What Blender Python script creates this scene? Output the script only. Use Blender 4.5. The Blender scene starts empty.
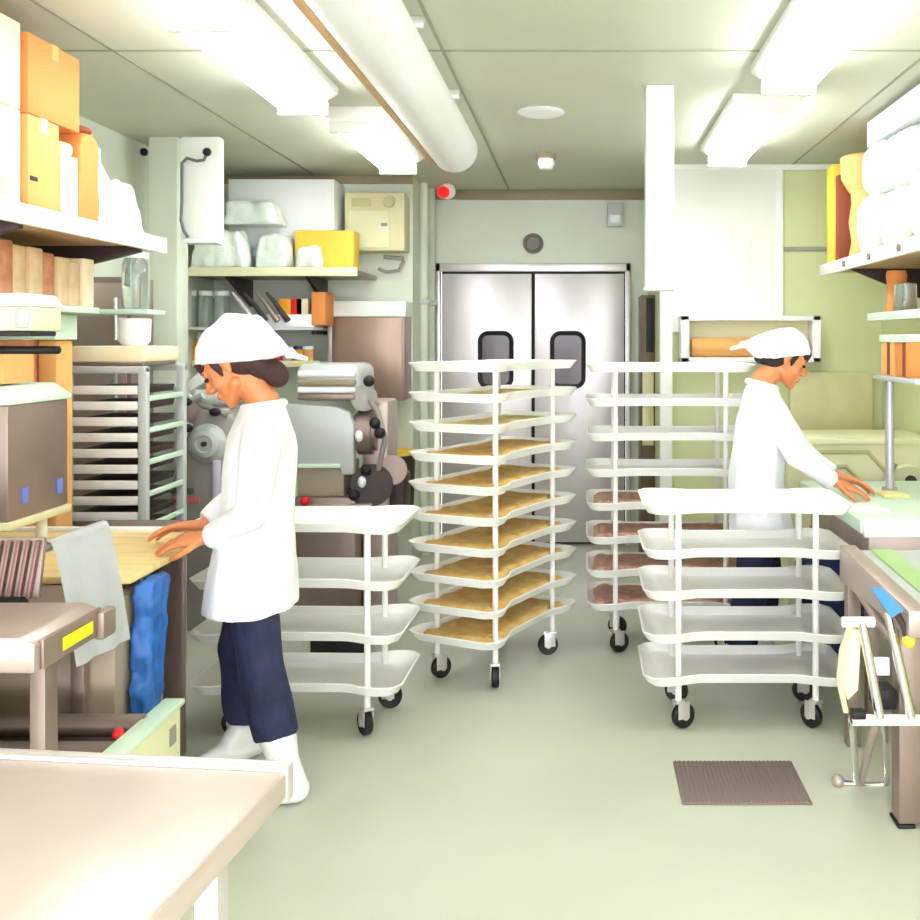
import bpy, bmesh, math, random
from mathutils import Vector, Matrix, noise
R = math.radians
random.seed(7)
C = bpy.context.scene.collection
H = 1.5                        # camera height
def X(px, Y): return (px-580)*Y/1000.0
def Z(py, Y): return H-(py-340)*Y/1000.0
def P(px, py, Y): return Vector((X(px, Y), Y, Z(py, Y)))

# ------------------------------------------------------------------ materials
def lin(c):
    return tuple((v/12.92 if v <= .04045 else ((v+.055)/1.055)**2.4) for v in c)
MATS = {}
def mat(name, rgb, rough=.5, metal=0., var=.06, scale=6., bump=0., bscale=40., emit=None, alpha_glass=False, rgb2=None, stretch=None, spec=.5):
    if name in MATS: return MATS[name]
    m = bpy.data.materials.new(name); m.use_nodes = True
    nt = m.node_tree; b = nt.nodes['Principled BSDF']
    c = lin(tuple(v/255. for v in rgb))
    tc = nt.nodes.new('ShaderNodeTexCoord')
    mp = nt.nodes.new('ShaderNodeMapping'); nt.links.new(tc.outputs['Object'], mp.inputs['Vector'])
    if stretch: mp.inputs['Scale'].default_value = stretch
    n = nt.nodes.new('ShaderNodeTexNoise'); n.inputs['Scale'].default_value = scale; n.inputs['Detail'].default_value = 4
    nt.links.new(mp.outputs['Vector'], n.inputs['Vector'])
    r = nt.nodes.new('ShaderNodeValToRGB')
    if rgb2: c2 = lin(tuple(v/255. for v in rgb2)); lo, hi = c, c2
    else: lo = tuple(max(0, v*(1-var)) for v in c); hi = tuple(min(1, v*(1+var)) for v in c)
    r.color_ramp.elements[0].position = .35; r.color_ramp.elements[1].position = .65
    r.color_ramp.elements[0].color = (*lo, 1); r.color_ramp.elements[1].color = (*hi, 1)
    nt.links.new(n.outputs['Fac'], r.inputs['Fac']); nt.links.new(r.outputs['Color'], b.inputs['Base Color'])
    b.inputs['Roughness'].default_value = rough; b.inputs['Metallic'].default_value = metal
    b.inputs['Specular IOR Level'].default_value = spec
    if bump:
        n2 = nt.nodes.new('ShaderNodeTexNoise'); n2.inputs['Scale'].default_value = bscale; n2.inputs['Detail'].default_value = 3
        nt.links.new(mp.outputs['Vector'], n2.inputs['Vector'])
        bp = nt.nodes.new('ShaderNodeBump'); bp.inputs['Strength'].default_value = bump; bp.inputs['Distance'].default_value = .02
        nt.links.new(n2.outputs['Fac'], bp.inputs['Height']); nt.links.new(bp.outputs['Normal'], b.inputs['Normal'])
    if emit:
        b.inputs['Emission Color'].default_value = (*lin(tuple(v/255. for v in rgb)), 1); b.inputs['Emission Strength'].default_value = emit
    if alpha_glass:
        b.inputs['Transmission Weight'].default_value = .85; b.inputs['Roughness'].default_value = .08
    MATS[name] = m; return m

FLOOR = mat('floor_paint', (200, 202, 186), .32, 0, .04, 1.3, .03, 60, spec=.35)
WALL = mat('wall_mint', (222, 228, 212), .55, 0, .03, 2)
WALLG = mat('wall_yellow_green', (214, 218, 168), .5, 0, .03, 2)
WALLW = mat('wall_white_sheet', (246, 249, 242), .4, 0, .02, 2)
CEIL = mat('ceiling_panel', (200, 202, 182), .5, 0, .03, 1.5)
TRIM = mat('trim_brown', (150, 134, 108), .5)
SEAM = mat('seam_grey', (150, 152, 128), .6)
WPAINT = mat('white_enamel', (250, 248, 244), .3, 0, .02, 8)
WPLAS = mat('white_plastic', (248, 248, 250), .4, 0, .02, 8)
STEEL = mat('brushed_steel', (222, 214, 216), .36, .6, .03, 3)
STEELD = mat('brown_steel', (158, 138, 130), .42, .55, .08, 5)
STEELP = mat('pink_steel', (196, 176, 170), .4, .5, .08, 5)
GREYM = mat('machine_grey', (158, 152, 146), .45, .1, .06, 4)
GREYL = mat('machine_light_grey', (196, 200, 198), .4, .1, .04, 4)
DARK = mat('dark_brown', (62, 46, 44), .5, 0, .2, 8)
BLACK = mat('black_rubber', (24, 20, 22), .55, 0, .2, 20)
CHROME = mat('chrome', (232, 228, 230), .15, 1., .03, 10)
COAT = mat('white_cotton', (242, 243, 248), .8, 0, .02, 6, .25, 18)
CAPM = mat('white_cap_cotton', (240, 242, 248), .8, 0, .02, 6, .2, 25)
NAVY = mat('navy_cloth', (36, 40, 72), .85, 0, .25, 14, .3, 30)
BOOT = mat('white_rubber', (246, 246, 246), .35, 0, .02, 8)
SKIN = mat('skin', (222, 138, 90), .5, 0, .06, 20)
HAIR = mat('black_hair', (26, 18, 18), .5, 0, .3, 40, .4, 120, stretch=(1, 8, 1))
HAIRB = mat('brown_hair', (58, 24, 20), .5, 0, .3, 40, .4, 120, stretch=(1, 8, 1))
GOLD = mat('golden_crust', (226, 176, 94), .7, 0, 0, 14, .3, 60, rgb2=(242, 208, 136))
GOLDP = mat('pale_crust', (238, 214, 140), .7, 0, 0, 22, .5, 60, rgb2=(250, 236, 186))
PINK = mat('pink_brown_slab', (204, 150, 134), .7, 0, 0, 18, .4, 60, rgb2=(228, 184, 164))
CARD = mat('cardboard_orange', (226, 142, 74), .75, 0, .06, 5)
CARDL = mat('cardboard_tan', (234, 174, 104), .75, 0, .06, 5)
CARDC = mat('cardboard_cream', (252, 240, 214), .7, 0, .05, 5, rgb2=(250, 226, 184))
YEL = mat('yellow_card', (246, 206, 72), .6, 0, .08, 5)
YELB = mat('bright_yellow', (255, 232, 20), .5, 0, .02, 5)
ORNG = mat('orange_plastic', (246, 168, 30), .4, 0, .06, 5)
REDB = mat('red_brown', (140, 64, 36), .6, 0, .1, 5)
RED = mat('red_plastic', (228, 30, 34), .4, 0, .05, 5)
REDL = mat('dull_red', (206, 104, 96), .5, 0, .05, 5)
BLUE = mat('blue_plastic', (44, 104, 186), .45, 0, .2, 12, .4, 20)
BLUED = mat('dark_blue_cloth', (24, 40, 84), .8, 0, .3, 12, .4, 20)
BLUEL = mat('light_blue_plastic', (70, 142, 206), .4, 0, .1, 12)
LILAC = mat('blue_sticker', (110, 128, 226), .5, 0, .05, 5)
MINT = mat('mint_top', (216, 238, 216), .4, 0, .03, 5)
CREAM = mat('cream_enamel', (236, 232, 190), .45, 0, .04, 4)
CREAMD = mat('cream_groove', (206, 198, 146), .5, 0, .04, 4)
BEIGE = mat('beige_box', (226, 218, 174), .5, 0, .04, 4)
WOOD = mat('pale_wood', (236, 206, 142), .55, 0, .1, 3, stretch=(1, 10, 1))
TANW = mat('tan_wood', (206, 168, 124), .55, 0, .12, 3, stretch=(8, 1, 1))
TABLE = mat('table_steel_pink', (214, 194, 186), .3, .25, .06, 2)
MATM = mat('ribbed_mat', (132, 114, 110), .7, 0, .12, 60, stretch=(40, 1, 1))
GLASS = mat('dark_glass', (104, 88, 92), .12, 0, .1, 3)
CLEAR = mat('clear_plastic', (226, 240, 232), .1, 0, .02, 3, alpha_glass=True)
BAG = mat('white_film', (236, 244, 234), .25, 0, .03, 9, .5, 16)
TUBE = mat('lit_tube', (246, 252, 255), .4, 0, 0, 3, emit=15.)
LEDR = mat('red_lamp', (255, 30, 30), .3, 0, 0, 3, emit=.4)
CABLE = mat('grey_cable', (112, 118, 112), .5)

# ------------------------------------------------------------------ mesh builder
class MB:
    def __init__(s): s.bm = bmesh.new()
    def _add(s, t):
        me = bpy.data.meshes.new('tmp'); t.to_mesh(me); t.free(); s.bm.from_mesh(me); bpy.data.meshes.remove(me); return s
    def box(s, x0, x1, y0, y1, z0, z1, b=.004, rot=None, seg=2):
        t = bmesh.new(); bmesh.ops.create_cube(t, size=1)
        sx, sy, sz = abs(x1-x0), abs(y1-y0), abs(z1-z0)
        c = Vector(((x0+x1)/2, (y0+y1)/2, (z0+z1)/2))
        for v in t.verts: v.co = Vector((v.co.x*sx, v.co.y*sy, v.co.z*sz))
        b = min(b, min(sx, sy, sz)*.45)
        if b > 0: bmesh.ops.bevel(t, geom=t.edges[:], offset=b, segments=seg, profile=.5, affect='EDGES')
        M = Matrix.Translation(c) @ (rot.to_4x4() if rot else Matrix.Identity(4))
        t.transform(M); return s._add(t)
    def cyl(s, p0, p1, r, r1=None, seg=16, bev=0):
        p0, p1 = Vector(p0), Vector(p1); r1 = r if r1 is None else r1
        t = bmesh.new(); L = (p1-p0).length
        bmesh.ops.create_cone(t, cap_ends=True, segments=seg, radius1=r, radius2=r1, depth=L)
        if bev: bmesh.ops.bevel(t, geom=[e for e in t.edges if any(len(f.verts) > 4 for f in e.link_faces)], offset=bev, segments=2, affect='EDGES')
        q = (p1-p0).to_track_quat('Z', 'Y')
        t.transform(Matrix.Translation((p0+p1)/2) @ q.to_matrix().to_4x4()); return s._add(t)
    def tube(s, pts, r, seg=10, closed=False):
        t = bmesh.new(); pts = [Vector(p) for p in pts]; n = len(pts); rings = []; up = None
        for i, p in enumerate(pts):
            a = pts[(i-1) % n] if closed else pts[max(i-1, 0)]
            b = pts[(i+1) % n] if closed else pts[min(i+1, n-1)]
            d = (b-a).normalized()
            if up is None: up = d.orthogonal().normalized()
            up = (up-d*up.dot(d)).normalized(); w = d.cross(up)
            rr = r[i] if isinstance(r, (list, tuple)) else r
            rings.append([t.verts.new(p+rr*(math.cos(2*math.pi*k/seg)*up+math.sin(2*math.pi*k/seg)*w)) for k in range(seg)])
        for i in range(n if closed else n-1):
            A, B = rings[i], rings[(i+1) % n]
            for k in range(seg): t.faces.new((A[k], A[(k+1) % seg], B[(k+1) % seg], B[k]))
        if not closed: t.faces.new(rings[0][::-1]); t.faces.new(rings[-1])
        bmesh.ops.recalc_face_normals(t, faces=t.faces[:]); return s._add(t)
    def lathe(s, prof, c=(0, 0, 0), axis=(0, 0, 1), seg=28):
        t = bmesh.new(); rings = []
        for r, z in prof:
            rings.append([t.verts.new((r*math.cos(2*math.pi*k/seg), r*math.sin(2*math.pi*k/seg), z)) for k in range(seg)] if r > 1e-6 else [t.verts.new((0, 0, z))])
        for A, B in zip(rings, rings[1:]):
            for k in range(seg):
                q = []
                for v in (A[k % len(A)], A[(k+1) % len(A)], B[(k+1) % len(B)], B[k % len(B)]):
                    if v not in q: q.append(v)
                if len(q) > 2: t.faces.new(q)
        if len(rings[0]) > 1: t.faces.new(rings[0][::-1])
        if len(rings[-1]) > 1: t.faces.new(rings[-1])
        bmesh.ops.recalc_face_normals(t, faces=t.faces[:])
        q = Vector(axis).to_track_quat('Z', 'Y')
        t.transform(Matrix.Translation(Vector(c)) @ q.to_matrix().to_4x4()); return s._add(t)
    def prism(s, pts, axis, a0, a1, b=.006):
        # pts: 2d outline in the two other axes (x: (y,z); y: (x,z); z: (x,y))
        t = bmesh.new()
        f3 = {'x': lambda p, a: (a, p[0], p[1]), 'y': lambda p, a: (p[0], a, p[1]), 'z': lambda p, a: (p[0], p[1], a)}[axis]
        A = [t.verts.new(f3(p, a0)) for p in pts]; B = [t.verts.new(f3(p, a1)) for p in pts]; n = len(pts)
        t.faces.new(A[::-1]); t.faces.new(B)
        for i in range(n): t.faces.new((A[i], A[(i+1) % n], B[(i+1) % n], B[i]))
        bmesh.ops.recalc_face_normals(t, faces=t.faces[:])
        if b: bmesh.ops.bevel(t, geom=t.edges[:], offset=b, segments=2, profile=.5, affect='EDGES')
        return s._add(t)
    def hull(s, pts):
        t = bmesh.new()
        for p in pts: t.verts.new(p)
        o = bmesh.ops.convex_hull(t, input=t.verts[:])
        bmesh.ops.delete(t, geom=[g for g in o['geom_interior'] if isinstance(g, bmesh.types.BMVert)], context='VERTS')
        bmesh.ops.recalc_face_normals(t, faces=t.faces[:]); return s._add(t)
    def ell(s, c, r, M=None, u=20, v=12):
        t = bmesh.new(); bmesh.ops.create_uvsphere(t, u_segments=u, v_segments=v, radius=1)
        r = (r, r, r) if not hasattr(r, '__len__') else r
        t.transform(Matrix.Translation(Vector(c)) @ (M or Matrix.Identity(4)) @ Matrix.Diagonal((*r, 1))); return s._add(t)
def finish(name, mb, m, ang=38):
    me = bpy.data.meshes.new(name); mb.bm.to_mesh(me); mb.bm.free(); me.materials.append(m)
    me.shade_smooth(); me.set_sharp_from_angle(angle=R(ang))
    o = bpy.data.objects.new(name, me); C.objects.link(o); return o
def tag(o, label=None, cat=None, group=None, kind=None):
    if label: o['label'] = label
    if cat: o['category'] = cat
    if group: o['group'] = group
    if kind or cat: o['kind'] = kind or 'thing'
    return o
def thing(name, label, cat, loc=(0, 0, 0), rz=0, group=None):
    o = bpy.data.objects.new(name, None); C.objects.link(o); o.empty_display_size = .1
    o.location = loc; o.rotation_euler = (0, 0, rz); tag(o, label, cat, group); return o
def tmat(t): return Matrix.Translation(t.location) @ t.rotation_euler.to_matrix().to_4x4()
def part(t, name, mb, m, world=True, ang=38):
    """part of thing t; mb in world coordinates unless world=False. t may itself be a mesh part (sub-part)"""
    o = finish(name, mb, m, ang); M = Matrix.Identity(4); q = t
    while q is not None: M = tmat(q) @ M; q = q.parent
    if world: o.data.transform(M.inverted())
    o.parent = t; return o
def one(name, mb, m, label, cat, group=None, ang=38): return tag(finish(name, mb, m, ang), label, cat, group)
def struct(name, mb, m): return tag(finish(name, mb, m), kind='structure')
def copy_tree(o, parent=None):
    c = o.copy(); C.objects.link(c); c.parent = parent
    for ch in list(o.children): copy_tree(ch, c)
    return c
def place(proto, first, loc, rz, label, group=None):
    o = proto if first else copy_tree(proto)
    o.location = loc; o.rotation_euler = (0, 0, rz); o['label'] = label
    if group: o['group'] = group
    return o
def bx(*a, **k): return MB().box(*a, **k)

# ------------------------------------------------------------------ the room
XL, XR, ZC = -2.45, 1.9, 2.6
YB, YL, YR = 7.35, 6.7, 6.3
struct('floor', bx(XL-.1, XR+.1, -1.2, YB+.1, -.08, 0, b=0), FLOOR)
struct('ceiling', bx(XL-.1, XR+.1, -1.2, YB+.1, ZC, ZC+.08, b=0), CEIL)
struct('wall_left', bx(XL-.1, XL, -1.2, YL+.1, 0, ZC, b=0), WALL)
struct('wall_right', bx(XR, XR+.1, -1.2, YR+.1, 0, ZC, b=0), WALLG)
struct('wall_back_left', bx(XL-.1, -1.12, YL, YB+.1, 0, ZC, b=0), WALL)
struct('wall_back_right', bx(.5, XR+.1, YR, YB+.1, 0, ZC, b=0), WALLG)
struct('wall_back', MB().box(-1.12, -1.05, YB, YB+.1, 0, ZC, b=0).box(.37, .5, YB, YB+.1, 0, ZC, b=0).box(-1.05, .37, YB, YB+.1, 2.02, ZC, b=0), WALL)
struct('trim_1', bx(-1.12, .5, YB-.03, YB-.001, 2.53, 2.6), TRIM)           # brown strip under the ceiling over the doors
struct('trim_2', bx(XL, -1.12, YL-.02, YL-.001, 2.545, 2.6), TRIM)
# white sheets on the right part of the back wall, with joint strip
struct('wall_back_right_sheet', bx(.5, 1.24, YR-.025, YR-.001, 1.55, 2.57, b=.002), WALLW)
struct('trim_3', bx(1.235, 1.275, YR-.035, YR-.001, 1.55, 2.57, b=.004), WALLW)
struct('trim_4', bx(1.275, XR, YR-.02, YR-.001, 2.06, 2.085, b=.002), SEAM)
struct('trim_5', bx(.5, XR, YR-.05, YR-.001, 2.565, 2.6, b=.004), WALLW)
struct('trim_6', bx(.5, .575, YR-.08, YR-.001, 0, 2.0, b=.004), WALLW)        # white post at the wall's end
# ceiling joints
for i, (x, y0, y1) in enumerate([(-1.77, .5, 6.65), (-.52, -1, 7.3), (1.33, -1, 6.25)]):
    struct('trim_%d' % (7+i), bx(x-.006, x+.006, y0, y1, ZC-.004, ZC-.0005, b=0), SEAM)
struct('trim_10', bx(XL, XR, 3.79, 3.802, ZC-.004, ZC-.0005, b=0), SEAM)
# dropped white soffit on the ceiling, and the boxed end it runs into
struct('baseboard_right', bx(1.885, XR, -1, YR, 0, .09), TRIM)
struct('baseboard_left', bx(XL, XL+.015, -1, YL, 0, .09), TRIM)
struct('column_left', bx(-2.33, -2.175, 5.4, 5.56, 0, ZC, b=.01), WALL)

# double swing doors
DX0, DX1 = -1.02, .335
DM = (DX0+DX1)/2
struct('door_frame', MB().box(DX0-.035, DX0, YB-.05, YB+.02, 0, 2.06).box(DX1, DX1+.035, YB-.05, YB+.02, 0, 2.06).box(DX0-.035, DX1+.035, YB-.05, YB+.02, 2.0, 2.06), STEEL)
for i, (a, b) in enumerate([(DX0+.012, DM-.012), (DM+.012, DX1-.012)]):
    d = tag(finish('door_%d' % (i+1), bx(a, b, YB-.035, YB+.005, .02, 1.985, b=.004), STEEL), kind='structure')
    wx = (a+b)/2 + (.065 if i == 0 else -.085)
    zc, hw, hh = 1.355, .115, .195
    def rrect(hw, hh, r, n=6):
        o = []
        for cx, cz, a0 in ((hw-r, hh-r, 0), (-hw+r, hh-r, 90), (-hw+r, -hh+r, 180), (hw-r, -hh+r, 270)):
            for k in range(n+1): t = R(a0+90*k/n); o.append((wx+cx+r*math.cos(t), zc+cz+r*math.sin(t)))
        return o
    part(d, 'window_gasket', MB().tube([(p[0], YB-.04, p[1]) for p in rrect(hw, hh, .06)], .017, 8, True), BLACK)
    part(d, 'window_glass', MB().prism(rrect(hw-.005, hh-.005, .055), 'y', YB-.043, YB-.036, 0), GLASS)
struct('door_backing', bx(DX0, DX1, YB+.03, YB+.08, 0, 2.02, b=0), BLACK)

# ------------------------------------------------------------------ ceiling fittings
def luminaire():
    t = thing('ceiling_light', '', 'ceiling light')
    part(t, 'housing', MB().prism([(-.15, 0), (-.15, -.03), (-.09, -.07), (.09, -.07), (.15, -.03), (.15, 0)], 'y', -.6, .6, .003), WPAINT)
    for x in (-.075, .075):
        o = part(t, 'lamp_tube', MB().cyl((x, -.57, -.095), (x, .57, -.095), .019, seg=12), TUBE)
    for y in (-.585, .585):
        part(t, 'end_holder', MB().box(-.11, .11, y-.014, y+.014, -.125, -.065, b=.006), WPAINT)
    return t
lum = luminaire()
LL = [((-1.07, 5.3, ZC-.001), 'bare-tube ceiling light nearest the beige wall box, left of the round duct'),
      ((-1.2, 3.75, ZC-.001), 'bare-tube ceiling light in front of it on the left, near the top of the photo'),
      ((.83, 5.05, ZC-.001), 'bare-tube ceiling light over the woman at the right bench'),
      ((.83, 3.4, ZC-.001), 'near bare-tube ceiling light at the top right of the photo'),
      ((-1.2, 2.0, ZC-.001), 'bare-tube ceiling light above the left work table, nearest the camera on the left'),
      ((.83, 1.7, ZC-.001), 'added out-of-view ceiling light nearest the camera on the right, brightening the hanging cloth')]  # fixture added out of view to brighten the cloth and front-facing surfaces
for i, (l, lab) in enumerate(LL[:4]+LL[5:]): place(lum, i == 0, l, 0, lab, 'ceiling lights')
t = thing('round_duct', 'fat round white duct hanging under the ceiling with a capped end', 'duct', (-.6, 3.6, 2.38))
part(t, 'duct_body', MB().lathe([(.0, 0), (.06, .0), (.1, .03), (.115, .08), (.115, 3.2), (0, 3.2)], (-.63, 5.1, 2.455), (0, -1, 0), 32), WPLAS)
part(t, 'side_strip', MB().box(-.745, -.715, 2.0, 5.0, 2.375, 2.41), TANW)
for y in (2.4, 3.4, 4.4): part(t, 'hanger_strap', MB().box(-.73, -.53, y-.012, y+.012, 2.56, 2.6), STEEL)
t = thing('smoke_detector', 'small white smoke detector hanging from the ceiling before the doors', 'smoke detector', (X(546, 5.9), 5.9, ZC-.05))
part(t, 'base', MB().lathe([(.0, 0), (.06, 0), (.06, -.03), (.0, -.03)], (X(546, 5.9), 5.9, ZC-.001)), TRIM)
part(t, 'sensor_head', MB().lathe([(.0, -.03), (.045, -.03), (.05, -.06), (.035, -.09), (0, -.095)], (X(546, 5.9), 5.9, ZC-.001)), WPLAS)
one('ceiling_vent', MB().lathe([(0, 0), (.11, 0), (.115, -.008), (.09, -.018), (.06, -.012), (0, -.012)], (X(541, 4.8), 4.8, ZC-.001)), WPLAS, 'flat round white vent plate set in the ceiling', 'vent')
t = thing('alarm_lamp', 'red alarm lamp on a white base high in the corner left of the doors', 'alarm lamp', (-.96, 7.0, 2.5))
part(t, 'base', MB().lathe([(0, 0), (.055, 0), (.055, .05), (.03, .07), (0, .07)], (-.94, 7.05, 2.55), (.3, -1, -.2)), WPLAS)
part(t, 'lens', MB().lathe([(0, 0), (.04, 0), (.042, .03), (.028, .055), (0, .062)], (-.945, 6.97, 2.53), (-.3, -1, -.1)), LEDR)
one('vent_dial', MB().lathe([(0, 0), (.075, 0), (.075, .02), (.055, .03), (.05, .015), (0, .012)], (X(533, 7.3), YB-.001, Z(243, 7.3)), (0, -1, 0)), mat('dial_grey', (128, 120, 112), .5), 'round grey vent dial on the wall above the double doors', 'vent')
t = thing('wall_mount_box', 'small steel box on the wall high right above the doors', 'wall box', (.25, 7.3, 2.4))
part(t, 'case', bx(.2, .31, 7.26, 7.349, 2.33, 2.5), GREYL); part(t, 'front_panel', bx(.215, .295, 7.25, 7.262, 2.35, 2.41), WPLAS)
# wall box and pipes left of the doors
t = thing('switch_box', 'beige electrical box on the back wall left of the doors', 'electrical box', (-1.32, 6.6, 2.1))
part(t, 'case', bx(-1.53, -1.14, 6.5, 6.699, 2.08, 2.46, b=.008), BEIGE)
part(t, 'door', bx(-1.5, -1.24, 6.49, 6.502, 2.1, 2.34, b=.004), CREAM)
part(t, 'label_plate', bx(-1.48, -1.36, 6.488, 6.5, 2.37, 2.42), CREAMD); part(t, 'latch', bx(-1.29, -1.25, 6.478, 6.492, 2.24, 2.26), GREYM)
part(t, 'dial', MB().lathe([(0, 0), (.04, 0), (.035, .02), (0, .02)], (-1.24, 6.5, 2.4), (0, -1, 0)), CREAMD)
one('hanging_hook', MB().tube([(-1.33, 6.699, 1.97), (-1.33, 6.63, 1.97), (-1.28, 6.62, 1.95), (-1.2, 6.62, 1.96), (-1.17, 6.62, 2.02), (-1.17, 6.62, 2.04), (-1.3, 6.62, 2.05)], .012), GREYM, 'bent grey pipe hook on the wall under the beige box', 'hook')
for i, (x, r, lab) in enumerate([(-1.075, .032, 'pale green vertical pipe, the left one of the pair beside the doors'), (-.965+.0, .03, 'pale green vertical pipe against the steel door frame')]):
    y = 7.0 if i == 0 else 7.25
    o = thing('wall_pipe', lab, 'pipe', (X(424, y) if i == 0 else -1.08, y, 0), 0, 'vertical pipes')
    xx = o.location.x
    part(o, 'pipe', MB().cyl((xx, y, 0), (xx, y, 2.599), r), WALL); part(o, 'clamp', MB().box(xx-.045, xx+.045, y-.04, y+.05, 1.75, 1.785), GREYL)

# ------------------------------------------------------------------ trolleys
TL, TW, TN = .81, .46, .375
def tray_outline(d=0.):
    pts = []; L = TL/2-d
    def hw(x):
        a = min(1, max(0, (abs(x)-.17)/.14)); a = a*a*(3-2*a)
        return (TN+(TW-TN)*a)/2-d
    n = 28; r = .05
    top = []
    for i in range(n+1):
        x = -L+2*L*i/n; w = hw(x); e = L-abs(x)
        if e < r: w -= r-math.sqrt(max(0, r*r-(r-e)**2))
        top.append((x, w))
    pts = top+[(x, -w) for x, w in reversed(top)]
    return pts
def tray_mb():
    m = MB(); t = bmesh.new()
    rings = []
    for d, z in ((.022, 0), (.004, .03), (0, .036), (.004, .039), (.01, .036), (.028, .008)):
        rings.append([t.verts.new((x, y, z)) for x, y in tray_outline(d)])
    n = len(rings[0])
    for A, B in zip(rings, rings[1:]):
        for k in range(n): t.faces.new((A[k], A[(k+1) % n], B[(k+1) % n], B[k]))
    t.faces.new(rings[0][::-1]); t.faces.new(rings[-1])
    bmesh.ops.recalc_face_normals(t, faces=t.faces[:]); m._add(t); return m
PXS, PYS = .265, .15
def trolley(label, loc, rz, zs, top, group):
    t = thing('tray_trolley', label, 'trolley', loc, rz, group)
    proto = None
    for z in zs:
        if proto is None: proto = part(t, 'shelf_tray', tray_mb(), WPAINT, False, 50); o = proto
        else: o = proto.copy(); C.objects.link(o); o.parent = t
        o.location = (0, 0, z)
    k = 0
    for sx in (-1, 1):
        for sy in (-1, 1):
            part(t, 'post', MB().cyl((sx*PXS, sy*PYS, .105), (sx*PXS, sy*PYS, top), .0125, seg=14), WPAINT, False)
            a = [.5, -.4, 2.2, .1][k]; k += 1
            M = Matrix.Translation((sx*PXS, sy*PYS, 0)) @ Matrix.Rotation(a, 4, 'Z')
            f = MB().box(-.02, .02, -.02, .02, .1, .112).box(-.012, .04, -.02, -.0165, .04, .105).box(-.012, .04, .0165, .02, .04, .105)
            f.bm.transform(M); c = part(t, 'caster', f, STEEL, False)
            w = MB().lathe([(0, -.013), (.03, -.013), (.042, -.016), (.048, -.01), (.048, .01), (.042, .016), (.03, .013), (0, .013)], (.022, 0, .048), (0, 1, 0), 24)
            w.bm.transform(M); wo = part(c, 'wheel', w, BLACK, False)
            h = MB().cyl((.022, -.0225, .048), (.022, .0225, .048), .014); h.bm.transform(M); part(c, 'axle_hub', h, STEEL, False)
    return t
def slab(L, W, h, seed, nx=34, ny=18):
    m = MB(); t = bmesh.new(); off = Vector((seed*3.1, seed*1.7, 0)); g = []
    for i in range(nx+1):
        row = []
        for j in range(ny+1):
            u, v = 2*i/nx-1, 2*j/ny-1
            e = max(abs(u), abs(v)); x, y = u*L/2, v*W/2
            a = min(1, max(0, (abs(x)-.14)/.16)); y *= .80+.20*a; y *= 1-.2*max(0, (abs(x)-.30)/.065)**2
            x += .004*noise.noise(Vector((v*3, seed, 0))); y += .003*noise.noise(Vector((u*6, seed+5, 0)))
            if abs(abs(x)-PXS) < .036 and abs(y) > PYS-.022: y = math.copysign(PYS-.022, y)
            z = h*(1-max(0, (e-.9)/.1)**2*.55)+.006*noise.noise(Vector((x*9, y*9, 0))+off)+.002*noise.noise(Vector((x*40, y*40, 2))+off)
            row.append(t.verts.new((x, y, max(z, .003))))
        g.append(row)
    for i in range(nx):
        for j in range(ny): t.faces.new((g[i][j], g[i+1][j], g[i+1][j+1], g[i][j+1]))
    edge = [e for e in t.edges if len(e.link_faces) == 1]
    r = bmesh.ops.extrude_edge_only(t, edges=edge); vs = [q for q in r['geom'] if isinstance(q, bmesh.types.BMVert)]
    for v in vs: v.co.z = 0
    bmesh.ops.holes_fill(t, edges=[e for e in t.edges if len(e.link_faces) == 1], sides=0)
    bmesh.ops.recalc_face_normals(t, faces=t.faces[:]); return m._add(t)
ORD = ['topmost', 'second from top', 'third from top', 'fourth from top', 'fifth from top', 'sixth from top', 'fourth from bottom', 'third from bottom', 'second from bottom', 'bottom']

# middle tall trolley, turned, golden sheets on every shelf
ang = R(64)
ca, sa = math.cos(ang), math.sin(ang)
fc = Vector((-.364, 4.30, 0))                       # front corner post
# local front corner post = (-PXS, -PYS)
cx = fc.x-(-PXS*ca+PYS*sa); cy = fc.y-(-PXS*sa-PYS*ca)
zsM = [1.365-.1295*i for i in range(10)]
tm = trolley('tall white ten-shelf trolley in the middle of the floor, loaded with golden sheets', (cx, cy, 0), ang, zsM, 1.40, 'wheeled tray trolleys')
for i, z in enumerate(zsM):
    o = one('baked_sheet', slab(.73, .37, .016 if i < 3 else .026, i), GOLDP if i < 3 else GOLD, 'golden baked sheet on the %s shelf of the tall middle trolley' % ORD[i], 'baked sheet', 'golden sheets on the middle trolley', 60)
    o.location = (cx, cy, z+.0085); o.rotation_euler = (0, 0, ang)
# right tall trolley
zsR = [1.347, 1.185, 1.02, .85, .69, .53, .372, .214]
cRx, cRy = .435, 4.80+PYS
trolley('tall white eight-shelf trolley behind the low right one, pinkish slabs on its lower shelves', (cRx, cRy, 0), 0, zsR, 1.385, 'wheeled tray trolleys')
for i, z in enumerate(zsR[4:]):
    o = one('pinkish_slab', slab(.73, .37, .03, 20+i), PINK, 'pinkish brown dough slab on the %s loaded shelf of the tall right trolley' % ['uppermost', 'second', 'third', 'lowest'][i], 'dough slab', 'pinkish slabs on the tall right trolley', 60)
    o.location = (cRx, cRy, z+.0085)
# low white trolleys
trolley('low white four-shelf trolley with empty trays behind the woman on the left', (-1.065, 3.79+PYS, 0), R(-1.5), [.775, .565, .365, .172], .815, 'wheeled tray trolleys')
trolley('low white five-shelf trolley with empty trays in front of the right bench', (.645, 3.86+PYS, 0), 0, [.835, .665, .508, .345, .182], .872, 'wheeled tray trolleys')
# floor mat
t = thing('floor_mat', 'grey brown ribbed mat lying on the floor in front of the right trolley', 'mat', (.54, 3.38, 0))
m = MB().box(.33, .75, 3.225, 3.545, .001, .008, b=.002); part(t, 'sheet', m, MATM)
m = MB()
for i in range(28): m.box(.335+i*.0148, .335+i*.0148+.007, 3.23, 3.54, .0075, .013, b=.002, seg=1)
part(t, 'ribs', m, MATM)

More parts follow.
